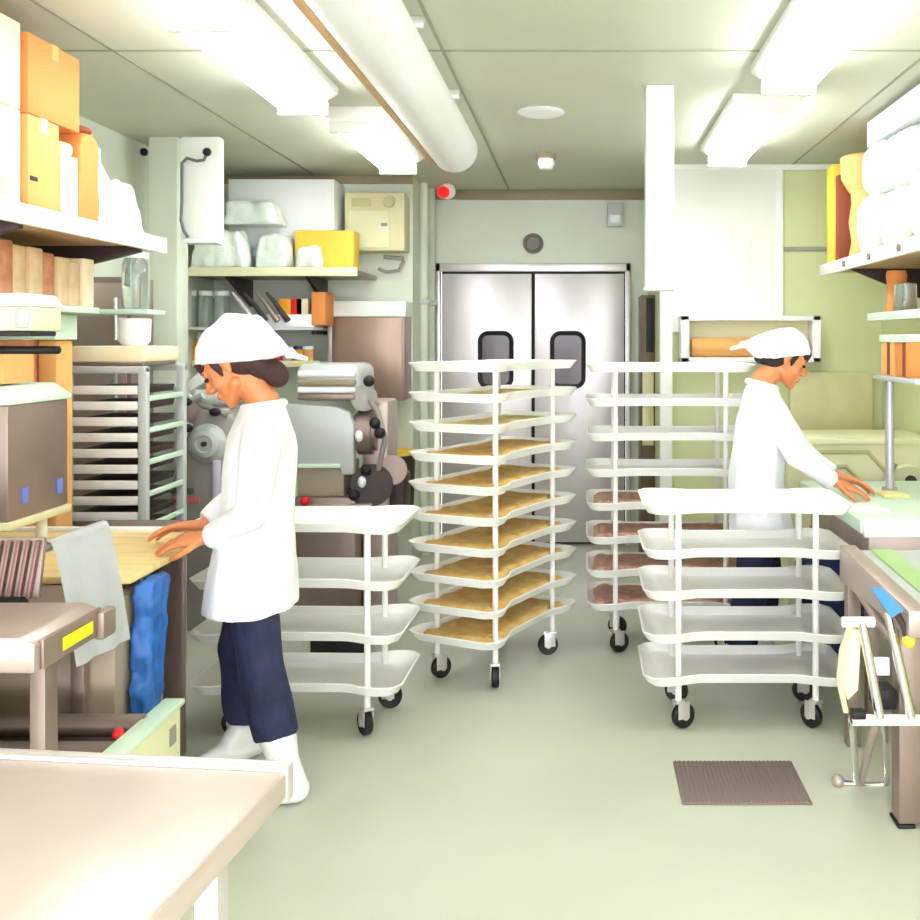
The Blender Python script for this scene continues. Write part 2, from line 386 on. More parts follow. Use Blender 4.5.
# ------------------------------------------------------------------ foreground table
t = thing('steel_table', 'wide pale steel work table at the bottom left corner', 'table', (-1.135, 1.27, 0), R(-6))
TQ = t
part(t, 'tabletop', bx(-.95, .62, -.55, .42, .755, .8, b=.008), TABLE, False)
part(t, 'rear_rim', bx(-.95, .62, .42, .45, .745, .806, b=.006), STEEL, False)
for x in (-.88, .52):
    for y in (-.48, .36): part(t, 'leg', bx(x-.02, x+.02, y-.02, y+.02, 0, .756), STEEL, False)

# ------------------------------------------------------------------ left work table, machine and things on and under it
t = thing('work_table', 'long steel work table along the left wall where the left woman works', 'table', (-1.87, 3.2, 0))
part(t, 'tabletop', bx(-2.4, -1.40, 2.66, 3.68, .74, .775, b=.006), STEELD)
part(t, 'rear_rail', bx(-2.4, -1.52, 3.655, 3.68, .775, .815), WPAINT)
for x in (-2.35, -1.45):
    for y in (2.895, 3.62): part(t, 'leg', bx(x-.02, x+.02, y-.013, y+.013, 0, .742), STEELD)
one('dough_board', MB().prism([(-2.35, 2.96), (-1.33, 2.96), (-1.33, 3.56), (-1.36, 3.65), (-2.35, 3.65)], 'z', .776, .80, .006), WOOD, 'pale wooden board on the left work table under the woman\'s hands', 'board')
# draped white sheet over the board edge
def drape():
    m = MB(); t = bmesh.new(); n1, n2 = 26, 16; g = []
    pp = [(-1.43, .93), (-1.428, .95), (-1.42, .964), (-1.41, .968), (-1.40, .964), (-1.394, .952)]
    pp += [(-1.392+.06*(k/n1)**.8, .945-.31*k/n1) for k in range(n1+1)]
    for i, (x, z) in enumerate(pp):
        f = max(0, (i-6)/n1)
        g.append([t.verts.new((x+f*.006*math.sin(j*.8), 2.645+.315*j/n2, z-f*.02*j/n2)) for j in range(n2+1)])
    for i in range(len(pp)-1):
        for j in range(n2): t.faces.new((g[i][j], g[i+1][j], g[i+1][j+1], g[i][j+1]))
    bmesh.ops.solidify(t, geom=t.faces[:], thickness=.0025)
    bmesh.ops.recalc_face_normals(t, faces=t.faces[:]); return m._add(t)
one('white_cloth', drape(), COAT, 'white cloth hanging over a bar at the end of the ribbed chute', 'cloth', ang=60)
# machine in front (conveyor head, yellow label, ribbed chute, rollers)
t = thing('dough_machine', 'brown steel conveyor machine with ribbed chute and yellow label at the left edge', 'machine', (-1.7, 2.4, 0))
part(t, 'conveyor_head', MB().prism([(-2.3, .765), (-1.2, .765), (-1.2, .83), (-1.235, .845), (-2.3, .845)], 'y', 2.2, 2.5, .006), STEELP)
hb = part(t, 'end_plate', bx(-1.2, -1.19, 2.22, 2.49, .768, .836), STEELD)
part(hb, 'yellow_label', bx(-1.19, -1.187, 2.30, 2.44, .785, .815, b=.001), YELB)
part(t, 'end_hook', bx(-1.20, -1.17, 2.46, 2.53, .76, .83, b=.01), STEELD)
rot = Matrix.Rotation(R(-12), 3, 'X')
ch = part(t, 'ribbed_chute', MB().box(-2.3, -1.40, 2.6, 2.615, .83, .985, rot=rot), STEELD)
m = MB()
for i in range(36): m.box(-2.28+i*.0245, -2.268+i*.0245, 2.583, 2.601, .83, .98, rot=rot @ Matrix.Rotation(R(4), 3, 'Y'), b=.004)
part(ch, 'ribs', m, mat('rib_brown', (138, 104, 98), .4, .4))
part(t, 'cloth_bar', MB().tube([(-1.45, 2.615, .945), (-1.41, 2.62, .951), (-1.41, 2.66, .952), (-1.41, 2.97, .952)], .010), STEELD)
part(t, 'chute_rod', MB().cyl((-2.3, 2.56, .82), (-1.44, 2.56, .82), .011), BLACK)
part(t, 'rod_knob', MB().cyl((-1.5, 2.56, .82), (-1.42, 2.56, .82), .022, bev=.005), BLACK)
part(t, 'side_panel', bx(-2.3, -1.38, 2.34, 2.38, .5, .766), STEELP)
part(t, 'orange_button', MB().cyl((-1.38-.06, 2.335, .74), (-1.44, 2.345, .74), .015), ORNG)
part(t, 'post', bx(-1.30, -1.262, 2.36, 2.42, .02, .766), STEELD)
part(t, 'post', bx(-2.28, -2.22, 2.3, 2.36, .0, .766), STEELD)
part(t, 'roller', MB().cyl((-2.25, 2.74, .445), (-1.19, 2.74, .445), .03, bev=.006), STEELD)
part(t, 'roller', MB().cyl((-2.25, 2.60, .425), (-1.19, 2.60, .425), .03, bev=.006), STEELD)
part(t, 'bed', bx(-2.3, -1.19, 2.3, 2.85, .34, .39), DARK)
pn = part(t, 'bed_end_panel', MB().prism([(2.46, .0), (2.88, .0), (2.88, .45), (2.46, .45)], 'x', -1.19, -1.15, .004), CREAM)
part(pn, 'rim', bx(-1.2, -1.14, 2.45, 2.89, .45, .466), MINT)
part(pn, 'badge', bx(-1.15, -1.146, 2.80, 2.84, .36, .41, b=.001), GREYM)
part(t, 'red_button', MB().ell((-1.21, 2.62, .47), (.014, .02, .014)), RED)
part(t, 'foot', bx(-1.32, -1.24, 2.35, 2.43, 0, .02), BLACK)
for y in (2.30, 2.56): part(t, 'leg', bx(-1.9, -1.86, y-.015, y+.015, 0, .345), STEELD)
one('steel_cabinet', bx(-2.1, -1.36, 2.925, 3.17, 0, .735, b=.006), mat('beige_steel', (184, 166, 148), .4, .3, .06, 4), 'plain beige steel cabinet under the left work table', 'cabinet')
# blue hanging bag
m = MB()
pts = []
for i in range(9):
    f = i/8; z = .765-.43*f; w = .085*(1-.25*f)+.01*math.sin(i*2.3); yc = 3.10-.06*f
    pts.append((z, w, yc))
for (z, w, yc), (z2, w2, yc2) in zip(pts, pts[1:]):
    m.hull([(-1.345+.0+d, yc+s*w*(1 if d == 0 else .8), z) for s in (-1, 1) for d in (0, .05)]+[(-1.345+d, yc2+s*w2*(1 if d == 0 else .8), z2) for s in (-1, 1) for d in (0, .05)])
def voxel(o, size, sm=4):
    md = o.modifiers.new('v', 'REMESH'); md.mode = 'VOXEL'; md.voxel_size = size
    dg = bpy.context.evaluated_depsgraph_get(); dg.update()
    me = bpy.data.meshes.new_from_object(o.evaluated_get(dg)); o.modifiers.clear()
    b = bmesh.new(); b.from_mesh(me)
    for _ in range(sm): bmesh.ops.smooth_vert(b, verts=b.verts[:], factor=.5, use_axis_x=True, use_axis_y=True, use_axis_z=True)
    b.to_mesh(me); b.free(); me.shade_smooth(); me.name = o.name
    old = o.data; ms = old.materials[0]; o.data = me
    if not len(me.materials): me.materials.append(ms)
    return o
def clampz(o, a, b=99):
    for v in o.data.vertices: v.co.z = min(max(v.co.z, a), b)
    return o
def wrinkle(o, amp, sc, seed=0):
    b = bmesh.new(); b.from_mesh(o.data); b.normal_update()
    for v in b.verts:
        p = Vector((v.co.x*sc, v.co.y*sc, v.co.z*sc*.55+seed)); v.co += v.normal*amp*(noise.noise(p)+.5*noise.noise(p*2.1))
    b.to_mesh(o.data); b.free(); return o
o = one('blue_bag', m, BLUE, 'crumpled blue plastic bag hanging below the wooden board', 'bag'); voxel(o, .008, 3); wrinkle(o, .012, 28)
# steel box with two blue stickers
t = thing('steel_heater', 'brushed steel box with two blue stickers on the left work table', 'machine', (-2.0, 3.24, .80))
bd = part(t, 'body', bx(-2.35, -1.75, 3.06, 3.42, .94, 1.30, b=.008), STEELD)
part(t, 'lid', MB().prism([(-2.36, 1.30), (-1.742, 1.30), (-1.742, 1.315), (-1.80, 1.355), (-2.36, 1.36)], 'y', 3.05, 3.43, .004), MINT)
part(t, 'base_rail', bx(-2.36, -1.742, 3.05, 3.43, .915, .94), BEIGE)
for x in (-2.3, -1.82):
    for y in (3.10, 3.38): part(t, 'foot', MB().cyl((x, y, .8005), (x, y, .916), .018), WPAINT)
for y in (3.15, 3.36): part(bd, 'blue_sticker', bx(-1.75, -1.746, y-.017, y+.017, .985, 1.035, b=.001), LILAC)
o = one('cream_box', bx(-2.06, -1.80, 3.12, 3.3, 1.362, 1.46, b=.006), CARDL, 'small tan box standing on the pale green lid of the steel box', 'box')
t = thing('dispenser', 'white-topped dispenser with black arms at the far left edge', 'machine', (-2.24, 2.94, .776))
part(t, 'head', bx(-2.30, X(33, 2.86), 2.86, 3.02, Z(331, 2.86), Z(306, 2.86), b=.008), CREAM)
part(t, 'cap', MB().prism([(-2.3, Z(306, 2.86)), (X(34, 2.86), Z(306, 2.86)), (X(25, 2.86), Z(293, 2.86)), (-2.3, Z(293, 2.86))], 'y', 2.85, 3.03, .005), WPLAS)
part(t, 'badge', bx(X(16, 2.86), X(29, 2.86), 2.852, 2.862, Z(328, 2.86), Z(308, 2.86)), GREYL)
part(t, 'stem', bx(-2.3, -2.18, 2.86, 2.95, .7755, 1.53), GREYL)
part(t, 'plate', bx(-2.3, X(31, 2.86), 2.86, 3.0, Z(336, 2.86), Z(331, 2.86)), BLACK)
part(t, 'lower_arm', MB().cyl((-2.25, 2.94, Z(350, 2.94)), (X(60, 2.94), 2.94, Z(350, 2.94)), .012, bev=.003), BLACK)

# tray rack
t = thing('sheet_pan_rack', 'tall rack of stacked white pans with brown lower posts left of the woman', 'rack', (-1.9, 4.4, 0))
RX0, RX1, RY0, RY1 = -2.16, -1.84, 4.22, 4.62
for x in (RX0, RX1):
    for y in (RY0, RY1):
        part(t, 'post', bx(x-.018, x+.018, y-.018, y+.018, 0, 1.385), GREYL)
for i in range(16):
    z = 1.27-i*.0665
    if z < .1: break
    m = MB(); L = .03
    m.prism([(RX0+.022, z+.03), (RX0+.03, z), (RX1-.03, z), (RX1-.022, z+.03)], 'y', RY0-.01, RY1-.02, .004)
    pn = part(t, 'pan', m, DARK); part(pn, 'white_rim', MB().box(RX0+.02, RX1-.02, RY0-.02, RY0-.008, z+.001, z+.038, b=.003), WPAINT)  # dark pan colour paints in the shade of the gaps between pans
for i in range(8):
    z = 1.24-i*.135
    part(t, 'side_rail', MB().box(RX1+.005, RX1+.015, RY0, RY1, z, z+.025), MINT)
part(t, 'top_frame', MB().box(RX0-.018, RX1+.018, RY0-.018, RY0+.01, 1.36, 1.39).box(RX0-.018, RX1+.018, RY1-.01, RY1+.018, 1.36, 1.39), GREYL)
t = thing('cream_tub', 'cream lidded tub on top of the pan rack', 'tub', (-2.0, 4.4, 1.39))
part(t, 'body', bx(RX0+.01, RX1-.01, 4.24, 4.58, 1.391, 1.41), STEELD); part(t, 'lid', bx(RX0, RX1-.0, 4.22, 4.6, 1.405, 1.475, b=.018), CARDC)
# brown post rack under the board's far end
t = thing('pan_stand', 'brown steel stand with pan runners below the far end of the board', 'stand', (-1.6, 4.0, 0))
for x, y in ((-1.72, 3.86), (-1.655, 4.06), (-1.93, 3.86), (-1.93, 4.06)): part(t, 'post', bx(x-.032, x+.032, y-.02, y+.02, 0, .74), STEELD)
for i in range(5): part(t, 'runner', MB().cyl((-1.93, 3.9, .12+i*.14), (-1.66, 3.98, .12+i*.14), .014), WPLAS)
part(t, 'top', bx(-1.965, -1.62, 3.83, 4.09, .74, .765), STEELD)

# ------------------------------------------------------------------ left wall shelves
t = thing('wall_shelf', 'high white-edged shelf along the left wall under the cartons', 'shelf', (-2.1, 3.2, 1.88))
part(t, 'board', bx(XL+.001, -1.76, 1.9, 4.22, 1.885, 1.915), TANW)
part(t, 'front_rail', bx(-1.765, -1.745, 1.9, 4.23, 1.865, 1.93, b=.004), WPAINT)
for y in (2.3, 3.22, 4.1): part(t, 'bracket', MB().prism([(XL+.002, 1.885), (-1.8, 1.885), (-1.8, 1.86), (XL+.002, 1.70)], 'y', y-.015, y+.015, .003), DARK)
SZ = 1.9155
def carton(name, x0, x1, y0, y1, z0, z1, m, label, tape=True, cat='carton', group=None):
    t = thing(name, label, cat, ((x0+x1)/2, (y0+y1)/2, z0), 0, group)
    part(t, 'body', bx(x0, x1, y0, y1, z0, z1, b=.006), m)
    if tape: part(t, 'tape', bx(x0-.0008, x1+.0008, (y0+y1)/2-.02, (y0+y1)/2+.02, z1-.05, z1+.0012, b=0), CARDL if m != CARDL else CARDC)
    return t
carton('carton', -2.25, -1.80, 2.65, 3.22, SZ, 2.24, CARDC, 'cream carton at the left end of the high shelf, under another cream one')
carton('carton', -2.25, -1.80, 2.68, 3.22, 2.241, 2.52, CARDC, 'cream carton on top of another cream one at the far left')
t = carton('carton', -2.3, -1.785, 3.235, 3.43, SZ, 2.235, CARDL, 'upright tan carton with a dark handle hole on the left high shelf')
part(t, 'handle_hole', bx(-1.7855, -1.783, 3.245, 3.29, 2.02, 2.035, b=.001), BLACK)
carton('carton', -2.3, -1.785, 3.235, 3.57, 2.2365, 2.50, CARD, 'big orange carton lying across the top of the upright tan carton')
t = thing('paper_sack', 'white paper sack standing between the tan and the orange cartons', 'sack', (-1.9, 3.4, SZ))
part(t, 'body', MB().hull([(x, y, SZ) for x in (-2.15, -1.775) for y in (3.44, 3.535)]+[(x, y, 2.14) for x in (-2.1, -1.775) for y in (3.445, 3.53)]), WPLAS)
part(t, 'folded_top', MB().box(-2.08, -1.78, 3.445, 3.525, 2.14, 2.19, b=.02), CARDC)
t = thing('orange_bag', 'slim orange paper bag with a dark tied neck on the left high shelf', 'bag', (-1.9, 3.6, SZ))
m = MB()
prof = [(0, .075), (.06, .085), (.2, .07), (.27, .075), (.315, .055), (.335, .03)]
for (a, w), (b, w2) in zip(prof, prof[1:]):
    f = lambda z, w: [(xx, 3.625+s*w+.05*z, SZ+z) for xx in (-2.0, -1.78) for s in (-1, 1)]
    m.hull(f(a, w)+f(b, w2))
o = part(t, 'body', m, CARD); voxel(o, .01, 4)
part(t, 'tied_neck', MB().ell((-1.84, 3.64, SZ+.345), (.06, .05, .022)), REDB)
one('white_bottle', MB().lathe([(0, 0), (.045, 0), (.05, .01), (.05, .2), (.02, .26), (.02, .31), (0, .31)], (-1.84, 3.79, SZ)), WPLAS, 'white bottle right of the slim orange bag', 'bottle')
o = one('plastic_sack', MB().hull([(x, y, SZ+.001) for x in (-2.2, -1.8) for y in (3.9, 4.18)]+[(x, y, SZ+.22) for x in (-2.15, -1.83) for y in (3.94, 4.14)]), BAG, 'puffy white plastic sack at the far end of the left high shelf', 'sack'); voxel(o, .015, 6); wrinkle(o, .015, 12); clampz(o, SZ+.001)
# middle shelf with upright packets
t = thing('wall_shelf', 'short pale green shelf below the high left shelf, holding packets', 'shelf', (-2.1, 3.8, 1.6))
part(t, 'board', bx(XL+.001, -1.93, 3.1, 4.02, 1.605, 1.63), MINT)
for y in (3.2, 3.7): part(t, 'bracket', MB().prism([(XL+.002, 1.605), (-2.0, 1.605), (XL+.002, 1.5)], 'y', y-.01, y+.01, .002), GREYL)
PK = mat('packet_tan', (222, 186, 142), .6, 0, 0, 9, rgb2=(240, 214, 178)); PK2 = mat('packet_rust', (196, 122, 86), .6, 0, 0, 9, rgb2=(226, 168, 130))
for i in range(7):
    y = 3.34+i*.095
    names = ['first', 'second', 'third', 'fourth', 'fifth', 'sixth', 'last']
    h = [.21, .2, .2, .19, .18, .17, .19][i]
    carton('packet', -2.2, -1.94-.01*(i % 2), y, y+.085, 1.6305, 1.6305+h, [PK2, PK, PK, PK2, PK, PK, CARDC][i], '%s upright packet in the row on the short green shelf, counted from the left' % names[i], False, 'packet', 'upright packets on the green shelf')
# leaning board and things behind the steel box
one('tan_carton', bx(-2.095, -2.02, 3.86, 3.99, .0, 1.50, b=.012), CARDL, 'tall narrow tan board standing beside the pan rack', 'board')
one('orange_carton', bx(-2.35, -2.1, 3.80, 3.96, .0, 1.5, b=.006), mat('carton_red', (226, 144, 108), .7), 'tall reddish carton standing behind the steel box', 'carton')
one('pale_carton', MB().prism([(-2.26, 1.5015), (-2.0, 1.5015), (-2.0, 1.6), (-2.1, 1.6)], 'y', 3.81, 3.98, .004), MINT, 'pale green wedge-shaped packet on the tall reddish carton', 'packet')
# brown steel hood panel behind, clear jar, mug
t = thing('steel_locker', 'tall brown steel locker behind the pan rack', 'locker', (-2.28, 4.87, 0))
part(t, 'body', bx(-2.44, -2.13, 4.75, 5.0, 0, 1.80, b=.006), STEELD); part(t, 'door', bx(-2.42, -2.15, 4.735, 4.75, .1, 1.77, b=.004), STEELP)
part(t, 'handle', MB().cyl((-2.19, 4.72, 1.5), (-2.19, 4.72, 1.7), .012), CHROME)
t = thing('clear_jar', 'clear plastic jar on the small ledge left of the column', 'jar', (-2.0, 4.64, 1.6))
t.location = (-2.05, 4.62, 1.62)
part(t, 'jar', MB().lathe([(0, 0), (.055, 0), (.06, .01), (.06, .2), (.05, .23), (0, .23)], (-2.02, 4.55, 1.64)), CLEAR)
part(t, 'lid', MB().lathe([(0, 0), (.055, 0), (.055, .025), (0, .025)], (-2.02, 4.55, 1.87)), WPLAS)
one('jar_shelf', MB().box(-2.449, -1.93, 4.46, 4.66, 1.615, 1.638), MINT, 'little ledge on the left wall that carries the clear jar', 'shelf')
one('white_cup', MB().lathe([(0, 0), (.05, 0), (.066, .02), (.07, .115), (.06, .118), (.055, .02), (0, .018)], (-1.96, 4.40, 1.476)), WPLAS, 'white cup standing on the cream tub', 'cup')
# electric panel and cable by the column
t = thing('wall_cabinet', 'pale flat wall cabinet right of the column, below the ceiling', 'panel', (-1.9, 5.2, 1.9))
part(t, 'body', bx(X(180, 5.2), X(220, 5.2), 5.2, 5.27, Z(242, 5.2), 2.56, b=.012), WALLW)
part(t, 'ledge', bx(X(183, 5.1), X(216, 5.1), 5.1, 5.2, Z(243, 5.1), Z(239, 5.1)), WPLAS)
for o in (t,): pass
one('cable', MB().tube([P(x,y,5.188) for x,y in ((207,153),(204,160),(197,161),(187,158),(182,163),(182,180),(182,200),(181,220),(184,231),(188,237))], .008), CABLE, 'thin grey cable running down the front of the pale flat cabinet', 'cable')
for px, py, Y, lab in ((207, 152, 5.185, 'black junction knob at the top of the grey cable'), (144, 152, 5.58, 'dark knob on the wall left of the column'), (231, 166, 6.68, 'dark knob right of the pale flat cabinet under the ceiling')):
    one('junction_knob', MB().ell(P(px, py, Y), .022), BLACK, lab, 'knob', 'dark knobs')
# ------------------------------------------------------------------ back-left shelves
t = thing('storage_shelf', 'white-fronted high shelf on the left back wall, piled with white bags', 'shelf', (-1.9, 6.3, 1.9))
part(t, 'board', bx(XL+.001, -1.36, 6.12, 6.699, 1.90, 1.93), STEELD); part(t, 'front_rail', bx(XL+.001, -1.36, 6.10, 6.12, 1.89, 1.945), CREAM)
for x in (-2.2, -1.7): part(t, 'bracket', MB().prism([(6.699, 1.90), (6.2, 1.90), (6.699, 1.72)], 'x', x-.012, x+.012, .002), DARK)
t = thing('white_cabinet', 'big plain white cabinet on the high shelf under the ceiling', 'cabinet', (-1.85, 6.5, 1.93))
part(t, 'body', bx(X(228, 6.4), X(334, 6.4), 6.4, 6.69, 1.931, 2.53, b=.006), WPLAS); part(t, 'door', bx(X(230, 6.39), X(332, 6.39), 6.385, 6.4, 1.95, 2.515, b=.004), WPLAS)
for i, (px, py, w, h, dd, lab) in enumerate([(220, 245, 58, 40, .22, 'bulging clear-white bag at the left of the pile on the high back shelf'), (272, 250, 36, 36, .2, 'bulging white bag in the middle of the pile on the high back shelf'), (250, 220, 60, 26, .18, 'white bag lying on top of the other bags on the high back shelf'), (306, 261, 32, 24, .08, 'small white bag in front of the yellow box on the high back shelf')]):
    Y = 6.24 if px < 300 else 6.165; c = P(px+4, py, Y); w2, h2 = w*Y/2000, h*Y/2000
    if py > 240: c.z = 1.931+h2
    if py == 220: c.z += .03
    o = one('plastic_bag', MB().hull([(c.x+a*w2*(1 if k < 0 else .75), c.y+b*dd*.5, c.z+k*h2) for a in (-1, 1) for b in (-1, 1) for k in (-1, 1)]), BAG, lab, 'bag', 'white bags on the high back shelf'); voxel(o, .02, 6); wrinkle(o, .022, 11, i*3); clampz(o, 1.9315 if py > 240 else c.z-h2*.8)
    o['label'] = lab
carton('yellow_box', X(294, 6.2), X(353, 6.2), 6.215, 6.38, 1.931, Z(230, 6.2), YEL, 'yellow box at the right end of the high back shelf', False, 'box')
t = thing('storage_shelf', 'lower steel shelf on the left back wall with jars and a tray', 'shelf', (-1.9, 6.4, 1.55))
part(t, 'board', bx(XL+.001, -1.64, 6.15, 6.699, 1.56, 1.58), GREYL)
for x in (-2.1, -1.68): part(t, 'bracket', bx(x-.012, x+.012, 6.3, 6.699, 1.535, 1.56), DARK)
for i, (px, lab) in enumerate([(190, 'clear jar, leftmost on the lower back shelf'), (206, 'clear jar next to the leftmost on the lower back shelf'), (222, 'clear jar next to the kitchen tools on the lower back shelf')]):
    t = thing('storage_jar', lab, 'jar', (X(px, 6.35), 6.35, 1.58), 0, 'clear jars on the lower back shelf')
    part(t, 'jar', MB().lathe([(0, 0), (.045, 0), (.048, .01), (.048, .18), (.04, .2), (0, .2)], (X(px, 6.35), 6.35, 1.581)), CLEAR); part(t, 'lid', MB().lathe([(0, 0), (.046, 0), (.046, .03), (0, .03)], (X(px, 6.35), 6.35, 1.781)), WPLAS)
t = thing('utensil_tray', 'shallow orange-ended tray of tools on the lower back shelf', 'tray', (-1.75, 6.3, 1.58))
part(t, 'tray', MB().prism([(X(256, 6.3), 1.581), (X(318, 6.3), 1.581), (X(326, 6.3), 1.66), (X(250, 6.3), 1.66)], 'y', 6.22, 6.42, .006), WPLAS)
part(t, 'end_block', bx(X(315, 6.3), X(329, 6.3), 6.21, 6.43, 1.59, 1.80, b=.01), CARD)
for px, m_ in ((286, ORNG), (297, RED), (303, CARDC)): part(t, 'packet', bx(X(px-6, 6.3), X(px+6, 6.3), 6.28, 6.36, 1.66, 1.76), m_)
for i, px in enumerate((240, 252, 264, 274)):
    one('kitchen_tool', MB().tube([P(px-8, 292, 6.18), P(px+2, 304, 6.18), P(px+14, 321, 6.18)], [.008, .014, .02]), [STEEL, DARK, STEELD, DARK][i], ['steel', 'dark long', 'brown', 'short dark'][i]+' handled tool leaning on the tray of the lower back shelf', 'tool', 'kitchen tools')
t = thing('storage_shelf', 'third narrow shelf on the left back wall, level with the cap', 'shelf', (-1.9, 6.4, 1.36))
part(t, 'board', bx(XL+.001, -1.64, 6.3, 6.699, 1.34, 1.36), GREYL); part(t, 'front_rail', bx(XL+.001, -1.64, 6.29, 6.3, 1.33, 1.37), BEIGE)
t = thing('orange_bottle', 'orange bottle with a white cap on the third back shelf', 'bottle', (-2.35, 6.4, 1.36))
x = X(203, 6.4)
part(t, 'bottle', MB().lathe([(0, 0), (.085, 0), (.09, .01), (.09, .1), (.04, .15), (0, .15)], (x, 6.4, 1.361)), ORNG); part(t, 'cap', MB().lathe([(0, 0), (.04, 0), (.035, .04), (0, .04)], (x, 6.4, 1.511)), WPLAS)
for px, m_, lab in ((279, RED, 'small red and white tub'), (288, GREYL, 'small grey tub'), (299, ORNG, 'small yellow-lidded jar'), (308, CARDL, 'small tan jar')):
    x = X(px, 6.4); t = thing('small_tub', lab+' on the third back shelf behind the cap', 'tub', (x, 6.4, 1.361), 0, 'small tubs on the third shelf')
    part(t, 'tub', MB().lathe([(0, 0), (.03, 0), (.034, .01), (.034, .08), (0, .08)], (x, 6.4, 1.361)), m_); part(t, 'lid', MB().lathe([(0, 0), (.035, 0), (.035, .02), (0, .02)], (x, 6.4, 1.441)), mat('lid_navy', (30, 40, 110), .4) if px == 299 else WPLAS)
# steel cabinet hanging right of them
t = thing('hanging_steel_cabinet', 'brown steel cabinet with a white top band hanging on the back wall', 'cabinet', (-1.36, 6.6, 1.1))
part(t, 'body', bx(-1.60, -1.10-.03, 6.45, 6.699, 1.11, 1.66, b=.006), STEELD); part(t, 'top_band', bx(-1.60, -1.12, 6.43, 6.699, 1.65, 1.75, b=.006), WALLW)
part(t, 'front_panel', bx(-1.575, -1.145, 6.437, 6.45, 1.13, 1.645, b=.004), mat('panel_brown', (168, 142, 126), .35, .5, .08, 4)); part(t, 'side_post', bx(-1.63, -1.60, 6.45, 6.52, 1.2, 1.74), STEELP)
t = thing('dark_bin', 'dark brown bin with a yellow rim hung low on the back wall', 'bin', (-1.0, 6.5, .35))
t.location = (-1.19, 6.5, .35)
part(t, 'body', MB().lathe([(0, 0), (.11, 0), (.125, .03), (.135, .4), (.12, .4), (.11, .04), (0, .04)], (-1.21, 6.52, .36)), DARK)
part(t, 'rim', MB().lathe([(.12, .4), (.14, .395), (.142, .425), (.12, .425)], (-1.21, 6.52, .36)), YEL)
part(t, 'wall_mount', bx(-1.27, -1.15, 6.6, 6.699, .5, .6), STEELD)

# ------------------------------------------------------------------ machines behind the woman
t = thing('dough_mixer', 'grey dough mixer with a round hub and red strip left of the woman', 'machine', (-1.9, 5.3, 0))
Y = 5.15
part(t, 'body', MB().prism([(X(166, Y), .0), (X(236, Y), .0), (X(236, Y), Z(420, Y)), (X(222, Y), Z(408, Y)), (X(200, Y), Z(410, Y)), (X(188, Y), Z(432, Y)), (X(172, Y), Z(480, Y))], 'y', Y, Y+.4, .015), GREYM)
hub = part(t, 'hub_disc', MB().lathe([(0, 0), (.1, 0), (.1, .012), (.078, .03), (.07, .05), (.045, .06), (.04, .05), (0, .05)], (X(208, Y), Y, Z(443, Y)), (0, -1, 0), 36), GREYL)
part(hub, 'axle', MB().cyl((X(208, Y), Y-.065, Z(443, Y)), (X(208, Y), Y-.045, Z(443, Y)), .014), DARK)
part(t, 'red_strip', bx(X(171, Y), X(200, Y), Y-.008, Y+.002, Z(503, Y), Z(497, Y), b=.001), REDL); part(t, 'dark_strip', bx(X(171, Y), X(194, Y), Y-.008, Y+.002, Z(494, Y), Z(488, Y), b=.001), mat('dark_grey', (92, 92, 92), .5))
part(t, 'edge_guard', bx(X(214, Y), X(221, Y), Y-.03, Y+.05, .5, Z(460, Y), b=.01), mat('lilac_grey', (196, 190, 214), .4))
part(t, 'gear_case', MB().box(X(176, Y), X(203, Y), Y+.05, Y+.3, Z(425, Y), Z(403, Y), rot=Matrix.Rotation(R(25), 3, 'Y'), b=.015), STEELP)
part(t, 'cross_bar', MB().tube([P(178, 396, Y+.1), P(196, 402, Y+.08), P(214, 410, Y), P(228, 415, Y)], .016), GREYM)
for px, py in ((186, 402), (178, 425), (187, 428), (215, 412)): part(t, 'knob', MB().ell(P(px, py, Y-.02), (.03, .024, .022)), BLACK)
part(t, 'feed_plate', MB().box(X(186, Y), X(206, Y), Y, Y+.03, Z(386, Y), Z(376, Y), rot=Matrix.Rotation(R(-38), 3, 'Y'), b=.004), WPLAS)
part(t, 'feed_pipe', MB().tube([P(170, 385, Y+.05), P(180, 390, Y+.05), P(192, 400, Y+.05), P(203, 395, Y+.05)], .022), GREYL)
part(t, 'upper_roller', MB().cyl(P(196, 398, Y+.12), P(235, 398, Y+.12), .045), GREYL)

t = thing('noodle_machine', 'large grey sheeting machine with ribbed top and big rounded guard behind the woman', 'machine', (-1.3, 5.4, 0))
Y = 5.2
m = MB().box(X(294, Y), X(358, Y), Y+.02, Y+.45, Z(402, Y), Z(364, Y), b=.05, seg=4); part(t, 'ribbed_hopper', m, GREYL)
for i, (py, mm) in enumerate(((374, MATS['white_plastic']), (383, TRIM), (390, MATS['white_plastic']), (397, STEELD))): part(t, 'rib', MB().box(X(297, Y), X(355, Y), Y+.0, Y+.1, Z(py+3.2, Y), Z(py-3.2, Y), b=.012), mm)
part(t, 'guard', MB().prism([(X(278, Y), Z(403, Y)), (X(338, Y), Z(407, Y)), (X(350, Y), Z(412, Y)), (X(355, Y), Z(424, Y)), (X(355, Y), Z(474, Y)), (X(343, Y), Z(474, Y)), (X(341, Y), Z(466, Y)), (X(300, Y), Z(467, Y)), (X(290, Y), Z(435, Y))], 'y', Y-.03, Y+.03, .008), GREYL)
part(t, 'guard_lip', bx(X(300, Y), X(342, Y), Y-.045, Y-.02, Z(467, Y), Z(463, Y)), MINT)
part(t, 'roller_case', bx(X(296, Y), X(343, Y), Y+.02, Y+.4, Z(497, Y), Z(467, Y), b=.01), mat('warm_grey', (176, 160, 142), .45))
part(t, 'base', bx(X(294, Y), X(356, Y), Y-.02, Y+.5, .0, Z(497, Y), b=.01), STEELD)
part(t, 'base_shelf', bx(X(292, Y), X(372, Y), Y-.05, Y+.45, Z(514, Y), Z(503, Y)), STEELP)
part(t, 'red_knob', MB().ell(P(305, 501, Y-.06), .025), RED)
part(t, 'gear_column', bx(X(357, Y), X(384, Y), Y+.12, Y+.4, .0, Z(402, Y), b=.02), STEELP)
